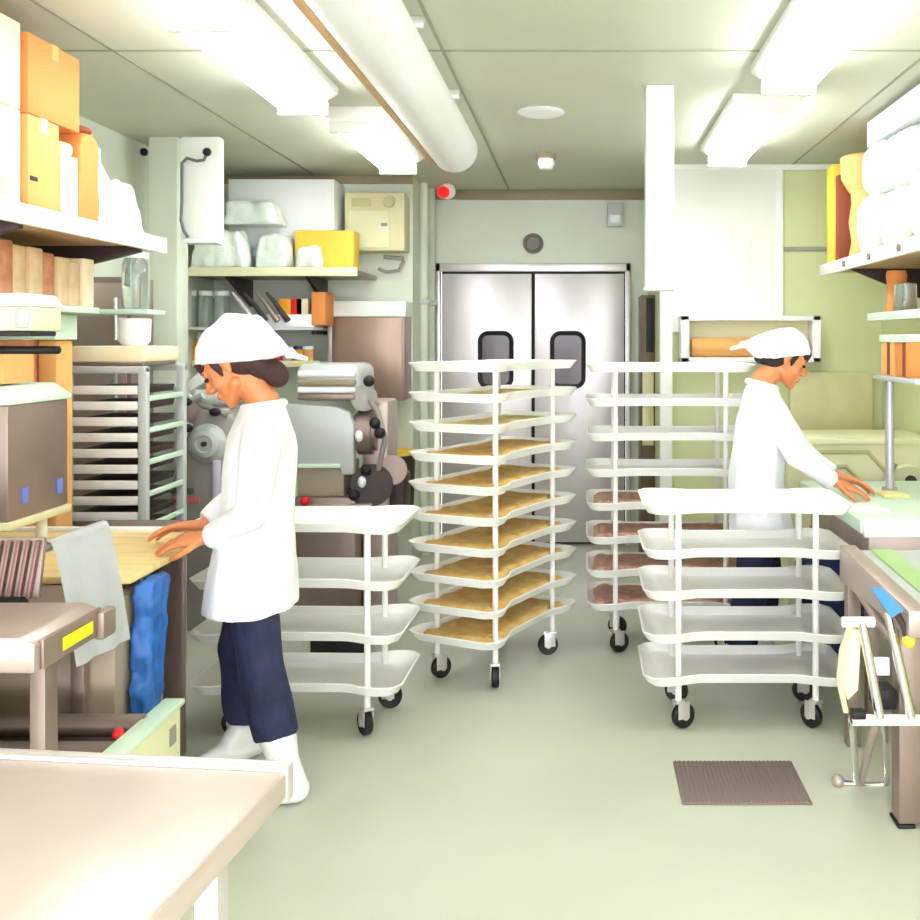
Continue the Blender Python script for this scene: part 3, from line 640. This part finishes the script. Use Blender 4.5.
part(t, 'motor', MB().cyl(P(356, 432, Y+.12), P(378, 432, Y+.12), .12, bev=.02), STEELD)
part(t, 'gear_wheel', MB().cyl(P(372, 485, Y+.02), P(372, 485, Y+.12), .11, seg=20, bev=.006), DARK)
part(t, 'gear_wheel', MB().cyl(P(392, 470, Y+.1), P(392, 470, Y+.2), .08, seg=20, bev=.006), STEELD)
part(t, 'gear_wheel', MB().cyl(P(364, 398, Y+.02), P(364, 398, Y+.12), .07, seg=20, bev=.006), GREYM)
for px, py in ((375, 423), (380, 433), (354, 495), (366, 470), (369, 381)): part(t, 'knob', MB().ell(P(px, py, Y-.03), .03), BLACK)
for px, py in ((359, 436), (362, 482)): part(t, 'white_knob', MB().ell(P(px, py, Y-.04), (.022, .02, .03)), WPLAS)
part(t, 'lever', MB().tube([P(370, 400, Y), P(378, 412, Y-.02), P(385, 440, Y-.02), P(378, 470, Y)], .014), GREYM)
part(t, 'drive_guard', MB().box(X(372, Y), X(400, Y), Y+.15, Y+.35, Z(520, Y), Z(478, Y), b=.02), DARK)
one('black_crate', bx(X(318, 4.9), X(372, 4.9), 4.75, 5.05, 0.0, .13, b=.01), BLACK, 'flat black crate on the floor in front of the grey sheeting machine', 'crate')

# ------------------------------------------------------------------ right side
t = thing('hanging_duct', 'white square duct hanging from the ceiling right of the doors', 'duct', (.345, 4.36, 1.72))
part(t, 'body', bx(.285, .405, 4.30, 4.42, 1.73, ZC-.001, b=.006), WALLW); part(t, 'end_cap', bx(.28, .41, 4.295, 4.425, 1.715, 1.735, b=.004), WPLAS)
t = thing('brown_fuse_cabinet', 'narrow dark brown cabinet beside the right door leaf', 'cabinet', (.44, 6.9, 0))
part(t, 'body', bx(.405, .499, 6.65, 6.95, 0, 1.80, b=.006), mat('cab_brown', (104, 84, 66), .5, 0, .25, 9)); part(t, 'dark_slot', bx(.44, .49, 6.642, 6.655, 1.42, 1.78, b=.002), BLACK)
for i, z in enumerate((1.25, 1.0)): part(t, 'panel', bx(.415, .49, 6.64, 6.652, z-.2, z+.05), BEIGE)
# niche with a rolled sheet
t = thing('wall_niche', 'white framed niche shelf low on the right back wall with a roll in it', 'niche', (1.05, 6.2, 1.35))
x0, x1, z0, z1 = X(680, 6.2), X(818, 6.2), Z(362, 6.2), Z(316, 6.2)
part(t, 'frame', MB().box(x0, x1, 6.12, 6.279, z1-.03, z1).box(x0, x1, 6.12, 6.279, z0, z0+.03).box(x0, x0+.05, 6.12, 6.279, z0, z1).box(x1-.05, x1, 6.12, 6.279, z0, z1), WPLAS)
part(t, 'back', bx(x0, x1, 6.26, 6.279, z0, z1), CREAM)
one('paper_roll', MB().cyl((x0+.07, 6.19, z0+.031+.06), (x1-.07, 6.19, z0+.031+.06), .06, seg=24, bev=.006), CARDL, 'long tan roll lying in the white wall niche', 'roll')
# beige panel with brown edge and chevron machine at the right back
one('beige_panel', bx(X(790, 6.25), X(872, 6.25), 6.235, 6.279, Z(433, 6.25), Z(372, 6.25), b=.003), mat('panel_beige', (214, 208, 158), .5), 'flat beige panel on the right back wall behind the bench', 'panel')
one('brown_rail', bx(X(792, 6.2), X(876, 6.2), 6.19, 6.279, Z(438, 6.2), Z(434, 6.2), b=.003), REDB, 'thin red-brown rail on the wall behind the right bench', 'rail')
t = thing('cream_machine', 'cream enamel machine with diagonal grooves behind the right bench', 'machine', (1.6, 5.6, 0))
Y = 5.3; a, b = X(788, Y), 1.87
part(t, 'body', bx(a, b, Y, Y+.5, 0, Z(440, Y), b=.012), CREAM)
part(t, 'top_ledge', bx(a-.02, b, Y-.03, Y+.5, Z(444, Y), Z(438, Y)), CREAM)
for dx in (0, 18):
    part(t, 'groove', MB().tube([P(800+dx*0, 452+dx*.8, Y-.004), P(868-dx*1.2, 452+dx*.8, Y-.004), P(890-dx*1.2, 476+dx*.8, Y-.004)], .012), CREAMD)
part(t, 'lever', MB().tube([P(884, 486, Y-.08), P(889, 472, Y-.08), P(894, 463, Y-.08)], [.02, .014, .022]), STEELP)
part(t, 'hand_wheel', MB().lathe([(0, 0), (.02, 0), (.02, .03), (.085, .03), (.1, .015), (.11, .03), (.1, .05), (.06, .04), (0, .04)], P(905, 484, Y-.02), (0, -1, 0), 32), CREAM)
part(t, 'wheel_hub', MB().cyl(P(911, 481, Y-.1), P(911, 481, Y-.04), .03), BLACK)
# right wall high shelf
t = thing('wall_shelf', 'high bolted shelf along the right wall under the white sacks', 'shelf', (1.65, 4.8, 1.88))
part(t, 'board', bx(1.40, 1.899, 3.2, 5.72, 1.885, 1.915), TANW); part(t, 'front_rail', bx(1.375, 1.40, 3.2, 5.74, 1.865, 1.93, b=.004), WPAINT)
for y in (3.4, 4.3, 4.75, 5.2): part(t, 'bolt', MB().cyl((1.365, y, 1.897), (1.376, y, 1.897), .016), STEELD)
for y in (3.9, 5.4): part(t, 'bracket', MB().prism([(1.898, 1.885), (1.45, 1.885), (1.898, 1.7)], 'y', y-.015, y+.015, .003), DARK)
carton('yellow_carton', 1.405, 1.78, 5.56, 5.70, SZ, 2.48, YEL, 'tall yellow carton at the far end of the right high shelf', False)
one('brown_board', bx(1.405, 1.75, 5.44, 5.50, SZ, 2.40, b=.004), REDB, 'thin dark brown board next to the yellow carton', 'board')
t = thing('tan_roll', 'tall tan paper roll with a wide flared top on the right high shelf', 'roll', (1.49, 5.25, SZ))
part(t, 'roll', MB().lathe([(0, 0), (.09, 0), (.1, .01), (.1, .02), (.085, .1), (.1, .2), (.085, .3), (.09, .36), (0, .36)], (1.505, 5.22, SZ), seg=28), CARDL)
part(t, 'flared_top', MB().lathe([(0, .36), (.09, .36), (.13, .43), (.135, .54), (.12, .55), (0, .55)], (1.505, 5.25, SZ), seg=28), CARDL)
SK = [((1.54, 4.86), .12, SZ, .29, 'white sack in the far lower place of the stack on the right high shelf'), ((1.56, 4.84), .12, SZ+.29, .25, 'white sack lying on the far sack of the right high shelf'), ((1.55, 4.50), .13, SZ, .27, 'white sack in the middle lower place on the right high shelf'), ((1.57, 4.49), .13, SZ+.27, .26, 'white sack on the middle sack of the right high shelf'), ((1.56, 4.14), .13, SZ, .3, 'white sack at the near lower place on the right high shelf'), ((1.58, 4.14), .13, SZ+.30, .22, 'white sack on the near sack of the right high shelf')]
for i, ((x, y), w, z, h, lab) in enumerate(SK):
    o = one('white_sack', MB().hull([(x+a*.16*(1 if 0 < k < 1 else .85), y+b*(w+.025)*(1 if 0 < k < 1 else .85), z+k*h) for a in (-1, 1) for b in (-1, 1) for k in (0, .2, .8, 1)]), BAG, lab, 'sack', 'white sacks on the right high shelf'); voxel(o, .018, 5); wrinkle(o, .012, 12, i*4); clampz(o, z+.001, z+h-.008)
    o['label'] = lab
carton('white_carton', 1.42, 1.82, 4.05, 4.95, SZ+.535, SZ+.66, WPLAS, 'wide white carton on top of the white sacks', False)
for o in [bpy.data.objects['white_carton']]: pass
# lower right shelf with jar, orange cartons and support pole
t = thing('wall_shelf', 'short pale green shelf under the right high shelf', 'shelf', (1.7, 4.8, 1.6))
part(t, 'board', bx(1.47, 1.899, 4.0, 5.05, 1.60, 1.625), GREYL); part(t, 'front_rail', bx(1.455, 1.47, 4.0, 5.07, 1.595, 1.635), MINT)
one('amber_jar', MB().lathe([(0, 0), (.05, 0), (.055, .02), (.04, .08), (.05, .19), (.045, .21), (0, .21)], (1.535, 4.85, 1.6255)), CARD, 'amber jar on the short green shelf at right', 'jar')
one('glass_jar', MB().lathe([(0, 0), (.05, 0), (.055, .02), (.05, .14), (0, .15)], (1.54, 4.73, 1.6255)), CLEAR, 'clear jar beside the amber jar on the right shelf', 'jar')
t = thing('low_right_shelf', 'lower steel ledge on a pole at right, carrying the orange cartons', 'shelf', (1.6, 4.6, .8))
part(t, 'board', bx(1.39, 1.899, 4.15, 4.75, 1.315, 1.335), GREYL); part(t, 'pole', MB().cyl((1.44, 4.65, .802), (1.44, 4.65, 1.316), .02), mat('lilac_steel', (190, 186, 196), .35, .4))
part(t, 'base_flange', MB().cyl((1.44, 4.65, .801), (1.44, 4.65, .815), .035), STEELP)
for i, (y0, y1, m_, lab) in enumerate([(4.52, 4.72, CARDL, 'tan carton at the far end of the ledge on the pole'), (4.30, 4.51, CARD, 'orange carton at the near end of the ledge on the pole')]):
    t = carton('carton', 1.42, 1.7, y0, y1, 1.3355, 1.50, m_, lab, False)
    part(t, 'lid', bx(1.412, 1.708, y0, y1, 1.49, 1.525), MINT)
    part(t, 'stripe', bx(1.418, 1.421, y0+.06, y0+.1, 1.34, 1.49, b=0), REDB)
# right bench
t = thing('work_bench', 'pale mint work bench along the right wall where the second woman works', 'bench', (1.48, 4.4, 0))
part(t, 'worktop', bx(1.09, 1.88, 3.89, 4.98, .745, .80, b=.008), MINT)
part(t, 'front_edge', bx(1.10, 1.88, 3.865, 3.89, .735, .803, b=.006), WPAINT)
part(t, 'apron', bx(1.14, 1.86, 3.95, 4.94, .58, .745), STEELP)
for x in (1.16, 1.84):
    for y in (3.97, 4.92): part(t, 'leg', bx(x-.025, x+.025, y-.025, y+.025, 0, .585), STEELD)
one('dough_strip', MB().box(1.345, 1.46, 4.42, 4.56, .8005, .815, b=.006), GOLDP, 'small pale yellow dough strip in front of the right woman\'s hand', 'dough')
o = one('flour_sheet', MB().box(1.10, 1.26, 4.06, 4.27, .8005, .806, b=.002), WPLAS, 'white sheet lying on the near left corner of the mint bench', 'sheet')
o = one('blue_bin_bag', MB().hull([(x, y, z) for x in (.98, 1.24) for y in (4.30, 4.6) for z in (.15, .5)]+[(1.1, 4.45, .56), (1.1, 4.45, .14)]), BLUED, 'dark blue cloth sack under the left edge of the mint bench', 'sack'); voxel(o, .015, 4); wrinkle(o, .03, 9)
# near machine at right: sloping frame
t = thing('conveyor_frame', 'pinkish steel conveyor frame on a thick brown leg at the right edge', 'machine', (1.2, 3.4, 0))
part(t, 'side_beam', MB().prism([(3.74, .60), (3.74, .735), (2.95, .70), (2.95, .62)], 'x', .97+.0, 1.03, .006), STEELP)
part(t, 'deck', MB().prism([(3.74, .69), (3.74, .715), (2.95, .685), (2.95, .66)], 'x', 1.03, 1.8, .004), GREYL)
part(t, 'green_belt', MB().prism([(3.72, .7165), (3.72, .7225), (3.1, .698), (3.1, .692)], 'x', 1.08, 1.16, 0), mat('belt_green', (170, 200, 140), .6))
part(t, 'leg', bx(.98, 1.06, 3.07, 3.15, .012, .63, b=.006), STEELD); part(t, 'leg', bx(1.7, 1.78, 3.06, 3.14, 0, .67, b=.006), STEELD)
part(t, 'foot', bx(.975, 1.03, 3.065, 3.155, 0, .012), BLACK)
part(t, 'hanger_post', MB().cyl((1.12, 3.35, .30), (1.12, 3.35, .68), .022), WPAINT)
part(t, 'cross_brace', MB().tube([(1.0, 3.66, .62), (1.06, 3.55, .5), (1.12, 3.35, .42)], .018), STEELP)
part(t, 'leg', bx(.985, 1.035, 3.68, 3.73, 0, .61), STEELD); part(t, 'leg', bx(1.7, 1.75, 3.68, 3.73, 0, .70), STEELD)
part(t, 'bolt_knob', MB().ell((1.28, 3.42, .70), (.025, .03, .018)), REDB)
t = thing('blue_scoop', 'blue handled scraper leaning on the conveyor frame at the right edge', 'scraper', (.9, 3.0, .5))
m = MB().hull([P(870, 588, 3.0)+Vector((0, d, 0)) for d in (-.035, -.005)]+[P(880, 586, 3.0)+Vector((0, d, 0)) for d in (-.035, -.005)]+[P(900, 607, 3.0)+Vector((0, d, 0)) for d in (-.035, -.005)]+[P(888, 615, 3.0)+Vector((0, d, 0)) for d in (-.035, -.005)])
part(t, 'handle', m, BLUEL)
part(t, 'blade', MB().tube([P(896, 612, 2.985), P(903, 625, 2.985), P(908, 640, 2.985)], [.012, .01, .012]), DARK)
part(t, 'yellow_tip', MB().ell(P(909, 640, 2.985), (.02, .02, .025)), YEL)
# chrome folding stand
t = thing('chrome_stand', 'folding chrome tube stand on small feet in front of the right trolley\'s end', 'stand', (.93, 3.35, 0))
Y0, YF = 3.03, 3.37
part(t, 'top_bar', MB().tube([P(842, 622, Y0), P(874, 622, Y0)], .016), WPAINT)
for a, b in (((862, 622), (880, 718)), ((888, 612), (911, 718))): part(t, 'sloping_bar', MB().tube([P(*a, Y0-.005), P(*b, Y0-.025)], .015), CHROME)
part(t, 'lower_bar', MB().tube([P(852, 720, Y0-.01), P(925, 720, Y0-.01)], .017), WPAINT)
part(t, 'side_shield', MB().hull([P(843, 650, Y0), P(852, 628, Y0), P(861, 632, Y0), P(858, 690, Y0), P(848, 700, Y0), P(840, 680, Y0)]+[p+Vector((0, .03, 0)) for p in (P(843, 650, Y0), P(852, 628, Y0), P(861, 632, Y0), P(858, 690, Y0), P(848, 700, Y0), P(840, 680, Y0))]), CREAM)
part(t, 'shield_edge', MB().tube([P(850, 626, Y0-.01), P(842, 650, Y0-.01), P(839, 680, Y0-.01), P(846, 712, Y0-.01)], .009), BEIGE)
part(t, 'black_clip', MB().box(X(848, Y0), X(862, Y0), Y0-.05, Y0-.01, Z(714, Y0), Z(706, Y0), b=.005), BLACK)
part(t, 'front_leg', MB().tube([P(852, 720, Y0-.01), P(856, 776, YF-.03), P(858, 784, YF)], .012), CHROME)
part(t, 'front_leg', MB().tube([P(876, 720, Y0-.01), P(864, 770, YF-.05), P(860, 784, YF)], .012), STEELP)
part(t, 'foot_bar', MB().tube([P(884, 720, Y0-.01), P(887, 770, YF-.04), P(886, 783, YF), P(880, 785, YF), P(862, 785, YF), P(838, 783, YF)], .011), CHROME)
part(t, 'foot_cap', MB().ell(P(838, 781, YF), (.022, .022, .022)), STEELP)
part(t, 'middle_plate', bx(X(872, Y0), X(892, Y0), Y0+.02, Y0+.035, Z(678, Y0), Z(660, Y0)), WPLAS)
part(t, 'dark_box', bx(X(880, Y0), X(900, Y0), Y0+.03, Y0+.12, Z(714, Y0), Z(694, Y0)), BLACK)

# ------------------------------------------------------------------ people
def sph(c, r, M=None):
    """cloud of points on an ellipsoid"""
    r = (r, r, r) if not hasattr(r, '__len__') else r
    o = []
    for i in range(1, 8):
        th = math.pi*i/8
        for k in range(12):
            a = 2*math.pi*k/12
            v = Vector((r[0]*math.sin(th)*math.cos(a), r[1]*math.sin(th)*math.sin(a), r[2]*math.cos(th)))
            o.append(v)
    o += [Vector((0, 0, r[2])), Vector((0, 0, -r[2]))]
    if M is not None: o = [M @ v for v in o]
    return [Vector(c)+v for v in o]
def disc(c, n, ra, rb=None, up=(0, 1, 0), k=20):
    n = Vector(n).normalized(); u = Vector(up); u = (u-n*u.dot(n)).normalized(); w = n.cross(u); rb = rb or ra
    return [Vector(c)+u*ra*math.cos(2*math.pi*i/k)+w*rb*math.sin(2*math.pi*i/k) for i in range(k)]
def chain(m, pts, rs):
    for (a, b), (ra, rb) in zip(zip(pts, pts[1:]), zip(rs, rs[1:])): m.hull(sph(a, ra)+sph(b, rb))
def hand(m, wrist, d, nrm, side, curl, s=1.):
    """palm and five fingers; d: direction of the hand, nrm: back of the hand, side: +1/-1 where the thumb leaves"""
    d = Vector(d).normalized(); nrm = Vector(nrm); nrm = (nrm-d*nrm.dot(d)).normalized(); w = d.cross(nrm)*side
    W = Vector(wrist); kn = []
    for i, (o, l) in enumerate(((.031, .082), (.0105, .088), (-.0105, .084), (-.030, .076))): kn.append(W+d*l*s+w*o*s)
    m.hull(sph(W, .021*s)+sph(W+d*.02*s+w*.02*s, .016*s)+sph(kn[0], .0115*s)+sph(kn[1], .0115*s)+sph(kn[2], .011*s)+sph(kn[3], .0105*s))
    for i, k in enumerate(kn):
        L = (.042, .047, .044, .034)[i]*s; p = k; dd = d.copy(); sp = (.14, .04, -.06, -.17)[i]
        dd = (dd+w*sp).normalized(); pts = [p]; a = 0
        for j, f in enumerate((1., .7, .55)):
            a += curl[j]; v = dd*math.cos(a)-nrm*math.sin(a); p = p+v*L*f; pts.append(p)
        chain(m, pts, [.0095*s, .0088*s, .008*s, .0068*s])
    b = W+d*.022*s+w*.022*s
    t1 = b+(d*.55+w*.75-nrm*.25).normalized()*.04*s; t2 = t1+(d*.85+w*.3-nrm*.35).normalized()*.034*s; t3 = t2+(d*.95-nrm*.4).normalized()*.026*s
    chain(m, [b, t1, t2, t3], [.0145*s, .0115*s, .0105*s, .0085*s])
def head_parts(m, HM):
    T = lambda p: HM @ Vector(p)
    R3 = HM.to_3x3()
    e = lambda c, r: sph(T(c), r, R3)
    m.hull(e((-.012, 0, .035), (.096, .075, .088)))
    m.hull(e((.022, 0, .0), (.066, .066, .07))+e((.042, 0, -.075), (.036, .042, .03)))
    m.hull(e((.068, 0, -.098), (.02, .024, .016))+e((.005, .05, -.06), .018)+e((.005, -.05, -.06), .018)+e((.04, 0, -.05), .04))
    m.hull(e((.084, 0, .012), .008)+e((.108, 0, -.026), (.011, .010, .009)))
    m.hull(e((.108, 0, -.026), (.009, .008, .008))+e((.094, .013, -.03), .009)+e((.094, -.013, -.03), .009))
    m.hull(e((.083, .02, -.058), .006)+e((.083, -.02, -.058), .006)+e((.091, 0, -.056), (.008, .014, .006)))
    m.hull(e((.08, .016, -.068), .006)+e((.08, -.016, -.068), .006)+e((.088, 0, -.068), (.008, .012, .006)))
    m.hull(e((.073, .036, .022), .011)+e((.083, .0, .022), .011)+e((.073, -.036, .022), .011))
    for s in (-1, 1):
        m.hull(e((.05, s*.043, -.03), .022))
        m.hull(e((-.012, s*.072, .008), (.016, .008, .02))+e((-.008, s*.07, -.022), (.009, .007, .01)))
def person(label, J, HM, capdir, hairm, bun):
    t = thing('person', label, 'person', J['base'])
    # body, one continuous skin
    m = MB(); head_parts(m, HM)
    neck0 = HM @ Vector((-.025, 0, -.06)); chain(m, [HM @ Vector((-.02, 0, -.02)), neck0, J['neck'], J['chest']], [.055, .05, .055, .09])
    m.hull(sph(J['sh'][0], .05)+sph(J['sh'][1], .05)+sph(J['chest'], (.09, .11, .1)))
    m.hull(sph(J['chest'], (.09, .12, .1))+sph(J['waist'], (.085, .105, .08))); m.hull(sph(J['waist'], (.085, .105, .08))+sph(J['hip'], (.1, .13, .09)))
    for i in (0, 1):
        chain(m, [J['sh'][i], J['el'][i], J['wr'][i]], [.046, .034, .022])
        hand(m, J['wr'][i], J['hd'][i], J['hn'][i], J['ts'][i], J['curl'][i])
        chain(m, [J['hj'][i], J['kn'][i], J['an'][i]], [.075, .048, .032])
        m.hull(sph(J['an'][i]+Vector((0, 0, -.02)), .034)+sph(J['toe'][i], .026)+sph(Vector((J['an'][i].x, J['an'][i].y, .045))-J['fd'][i]*.03, .03))
    body = part(t, 'body', m, SKIN, ang=180); voxel(body, .0042, 3)
    # eyes, brows
    for s in (-1, 1):
        k = MB().ell(HM @ Vector((.078, s*.031, .003)), (.011, .014, .007), HM.to_3x3().to_4x4()); part(t, 'eye', k, BLACK)
        k = MB().tube([HM @ Vector((.083, s*.016, .024)), HM @ Vector((.083, s*.032, .028)), HM @ Vector((.073, s*.046, .022))], .0035, 6); part(t, 'eyebrow', k, HAIR)
    k = MB().ell(HM @ Vector((.088, 0, -.0625)), (.008, .019, .0075), HM.to_3x3().to_4x4()); part(t, 'lips', k, mat('lips', (204, 100, 84), .5))
    # hair
    R3 = HM.to_3x3(); m = MB()
    e = lambda c, r: sph(HM @ Vector(c), r, R3)
    m.hull(e((-.04, 0, .02), (.082, .081, .07))+e((-.05, 0, -.035), (.055, .066, .04)))
    m.hull(e((.052, .045, .058), .016)+e((.077, 0, .062), .02)+e((.052, -.045, .058), .016)+e((.074, .03, .034), .013)+e((.074, -.03, .034), .013))
    for s in (-1, 1): m.hull(e((.022, s*.062, .03), (.016, .011, .012))+e((.02, s*.066, -.012), (.008, .008, .016)))
    for c, r in bun: m.hull(e(c, r))
    h = part(t, 'hair', m, hairm, ang=180); voxel(h, .005, 4)
    # cap: tied kerchief
    rimz = lambda x: .068-.62*(.09-x)
    m = MB()
    dome = [p for p in e((-.014, 0, .04), (.108, .089, .098))]
    loc = [HM.inverted() @ p for p in dome]
    keep = [HM @ p for p in loc if p.z > rimz(p.x)]
    rim = []
    for k in range(24):
        a = 2*math.pi*k/24; q = Vector((-.014+.106*math.cos(a), .087*math.sin(a), 0)); q.z = rimz(q.x)
        rim.append(HM @ q)
    m.hull(keep+rim+[HM @ Vector(p) for p in capdir])
    c = part(t, 'cap', m, CAPM, ang=180); voxel(c, .006, 5); wrinkle(c, .0035, 22)
    kn = MB(); kc = Vector(capdir[0]); kn.hull(e(tuple(kc*.92), (.02, .022, .016))); kn.hull(e(tuple(kc*.9), (.012, .012, .012))+e((kc.x-.02, .02, kc.z-.04), (.008, .016, .008))); k2 = part(t, 'cap_knot', kn, CAPM); voxel(k2, .005, 2)
    # coat
    m = MB(); ax = (J['chest']-J['waist']).normalized()
    m.hull(sph(J['sh'][0], .066)+sph(J['sh'][1], .066)+sph(J['chest'], (.115, .145, .12))+disc(J['neck']+Vector((0, 0, -.012)), J['neck']-J['chest'], .072, .068))
    m.hull(sph(J['chest'], (.118, .15, .12))+sph(J['waist'], (.122, .15, .09)))
    m.hull(sph(J['waist'], (.122, .15, .09))+sph(J['hip'], (.137, .172, .09)))
    m.hull(sph(J['hip'], (.138, .178, .08))+disc(J['hem'], (0, 0, 1), .205, .152, up=(0, 1, 0), k=28))
    for i in (0, 1):
        a, b, w = J['sh'][i], J['el'][i], J['wr'][i]; wv = (w-b).normalized()
        m.hull(sph(a, .068)+sph(b, .056)); m.hull(sph(b, .056)+disc(w-wv*.012, wv, .044, .044))
        m.hull(sph(a, .067)+sph(J['chest'], (.1, .13, .1)))
    c = part(t, 'coat', m, COAT, ang=180); voxel(c, .0075, 4); wrinkle(c, .009, 7, J['seed'])
    for k in J.get('pocket', []):
        part(c, 'pocket', k, COAT)
    k = MB()
    cn = J['neck']; nd = (neck0-J['neck']).normalized()
    nd = ((J['neck']-J['chest']).normalized()*1.2+nd*.5).normalized(); k.tube([p for p in disc(cn+Vector((0, 0, -.012)), nd, .068, .064, k=18)], .015, 8, True); part(c, 'collar', k, COAT)
    # trousers, boots
    m = MB(); m.hull(sph(J['hip']+Vector((0, 0, .03)), (.105, .14, .06))+sph(J['hj'][0], .082)+sph(J['hj'][1], .082))
    for i in (0, 1):
        cut = J['an'][i]+(J['kn'][i]-J['an'][i])*J['cuff'][i]; dv = (J['kn'][i]-J['an'][i]).normalized()
        m.hull(sph(J['hj'][i], .084)+sph(J['kn'][i], .072)); m.hull(sph(J['kn'][i], .074)+disc(cut, dv, .07, .074))
    c = part(t, 'trousers', m, NAVY, ang=180); voxel(c, .0075, 4); wrinkle(c, .008, 11, J['seed']+3)
    for i in (0, 1):
        m = MB(); cut = J['an'][i]+(J['kn'][i]-J['an'][i])*(J['cuff'][i]+.04); dv = (J['kn'][i]-J['an'][i]).normalized(); g = Vector((J['an'][i].x, J['an'][i].y, 0)); f = J['fd'][i]
        m.hull(disc(cut, dv, .062, .064)+sph(J['an'][i]+Vector((0, 0, .02)), .048))
        m.hull(sph(J['an'][i]+Vector((0, 0, .02)), .048)+sph(g+Vector((0, 0, .05))-f*.035, (.043, .043, .049))+sph(g+Vector((0, 0, .055))+f*.07, (.042, .042, .045)))
        m.hull(sph(g+Vector((0, 0, .045))-f*.038, (.045, .045, .044))+sph(g+Vector((0, 0, .042))+f*.09, (.048, .048, .042))+sph(g+Vector((0, 0, .036))+f*.155, (.04, .04, .035)))
        b = part(t, 'boot', m, BOOT, ang=180); voxel(b, .006, 4)
        for v in b.data.vertices: pass
    return t
# left woman, facing left, bending over the board
YW = 3.36
def hm(c, yaw, pitch):
    return Matrix.Translation(c) @ Matrix.Rotation(yaw, 4, 'Z') @ Matrix.Rotation(pitch, 4, 'Y')
V = Vector
J = dict(base=(-1.08, YW, 0), seed=1, cuff=(.3, .14),
    neck=P(264, 402, YW), chest=P(263, 448, YW), waist=P(256, 520, YW), hip=P(254, 565, YW), hem=P(251, 606, YW),
    sh=[V((X(266, 3.20), 3.20, Z(424, YW))), V((X(262, 3.51), 3.51, Z(424, YW)))],
    el=[V((X(250, 3.17), 3.17, Z(506, YW)-.0)), V((X(244, 3.55), 3.55, Z(500, YW)))],
    wr=[V((X(207, 3.25), 3.25, .858)), V((X(204, 3.44), 3.44, .864))],
    hd=[(-1, .10, -.10), (-1, -.12, -.02)], hn=[(-.1, -.35, 1), (-.1, .3, 1)], ts=[-1, 1],
    curl=[(.22, .28, .22), (.22, .28, .22)],
    hj=[V((X(256, YW), 3.29, .72)), V((X(252, YW), 3.44, .72))],
    kn=[V((X(262, 3.26), 3.26, .43)), V((X(240, 3.5), 3.5, .43))],
    an=[V((X(284, 3.24), 3.24, .12)), V((X(246, 3.58), 3.58, .12))],
    fd=[V((-1, -.1, 0)).normalized(), V((-.6, -.8, 0)).normalized()])
J['toe'] = [V((a.x, a.y, .035))+f*.13 for a, f in zip(J['an'], J['fd'])]
HMl = hm(P(231, 366, YW), math.pi, R(37)) @ Matrix.Scale(1.04, 4)
x = J['hem'].x
pk = MB().box(x-.10, x+.03, YW-.184, YW-.170, .655, .76, b=.006); 
person('woman in white coat, kerchief and navy trousers bending over the board at left', J, HMl, [(-.192, 0, -.09), (-.172, .015, .075), (-.172, -.015, .075), (-.09, 0, .15)], HAIRB, [((-.10, 0, -.105), (.042, .045, .05)), ((-.07, 0, -.06), (.05, .05, .05))])
# right woman, facing right, reaching onto the mint bench
YW = 4.46
J = dict(base=(.8, YW, 0), seed=9, cuff=(.14, .14),
    neck=P(762, 382, YW), chest=P(760, 425, YW), waist=P(757, 480, YW), hip=P(760, 515, YW), hem=P(763, 538, YW),
    sh=[V((X(768, 4.30), 4.30, Z(402, YW))), V((X(764, 4.61), 4.61, Z(402, YW)))],
    el=[V((X(797, 4.27), 4.27, Z(450, YW))), V((X(800, 4.60), 4.60, Z(455, YW)))],
    wr=[V((X(833, 4.36), 4.36, .883)), V((X(836, 4.53), 4.53, .885))],
    hd=[(1, .10, -.30), (1, -.1, -.25)], hn=[(.2, -.25, 1), (.2, .25, 1)], ts=[1, -1],
    curl=[(.16, .25, .2), (.16, .25, .2)],
    hj=[V((X(757, YW), 4.405, .74)), V((X(764, YW), 4.52, .74))],
    kn=[V((X(750, YW), 4.38, .44)), V((X(768, YW), 4.54, .44))],
    an=[V((X(735, YW), 4.40, .12)), V((X(762, YW), 4.54, .12))],
    fd=[V((1, -.1, 0)).normalized(), V((1, .1, 0)).normalized()])
J['toe'] = [V((a.x, a.y, .035))+f*.13 for a, f in zip(J['an'], J['fd'])]
HMr = hm(P(786, 359, YW), 0, R(27))
person('woman in white coat and kerchief reaching over the mint bench at right', J, HMr, [(-.215, 0, -.03), (-.15, .03, .05), (-.15, -.03, .05), (-.03, 0, .142)], HAIR, [((-.1, 0, -.035), (.04, .05, .04))])

# ------------------------------------------------------------------ light, camera
w = bpy.data.worlds.new('world'); bpy.context.scene.world = w; w.use_nodes = True
bg = w.node_tree.nodes['Background']; bg.inputs['Color'].default_value = (.95, .98, 1.05, 1); bg.inputs['Strength'].default_value = 3.5
cam = bpy.data.cameras.new('camera'); co = bpy.data.objects.new('camera', cam); C.objects.link(co)
co.location = (0, 0, H); co.rotation_euler = (R(90), 0, 0)
cam.sensor_width = 36; cam.lens = 1000/920*36; cam.shift_x = -.1304; cam.shift_y = -.1304; cam.clip_start = .02
sc = bpy.context.scene; sc.camera = co
sc.view_settings.view_transform = 'Standard'; sc.view_settings.look = 'None'; sc.view_settings.gamma = 1; sc.view_settings.exposure = .86
sc.cycles.use_denoising = True; sc.cycles.max_bounces = 8
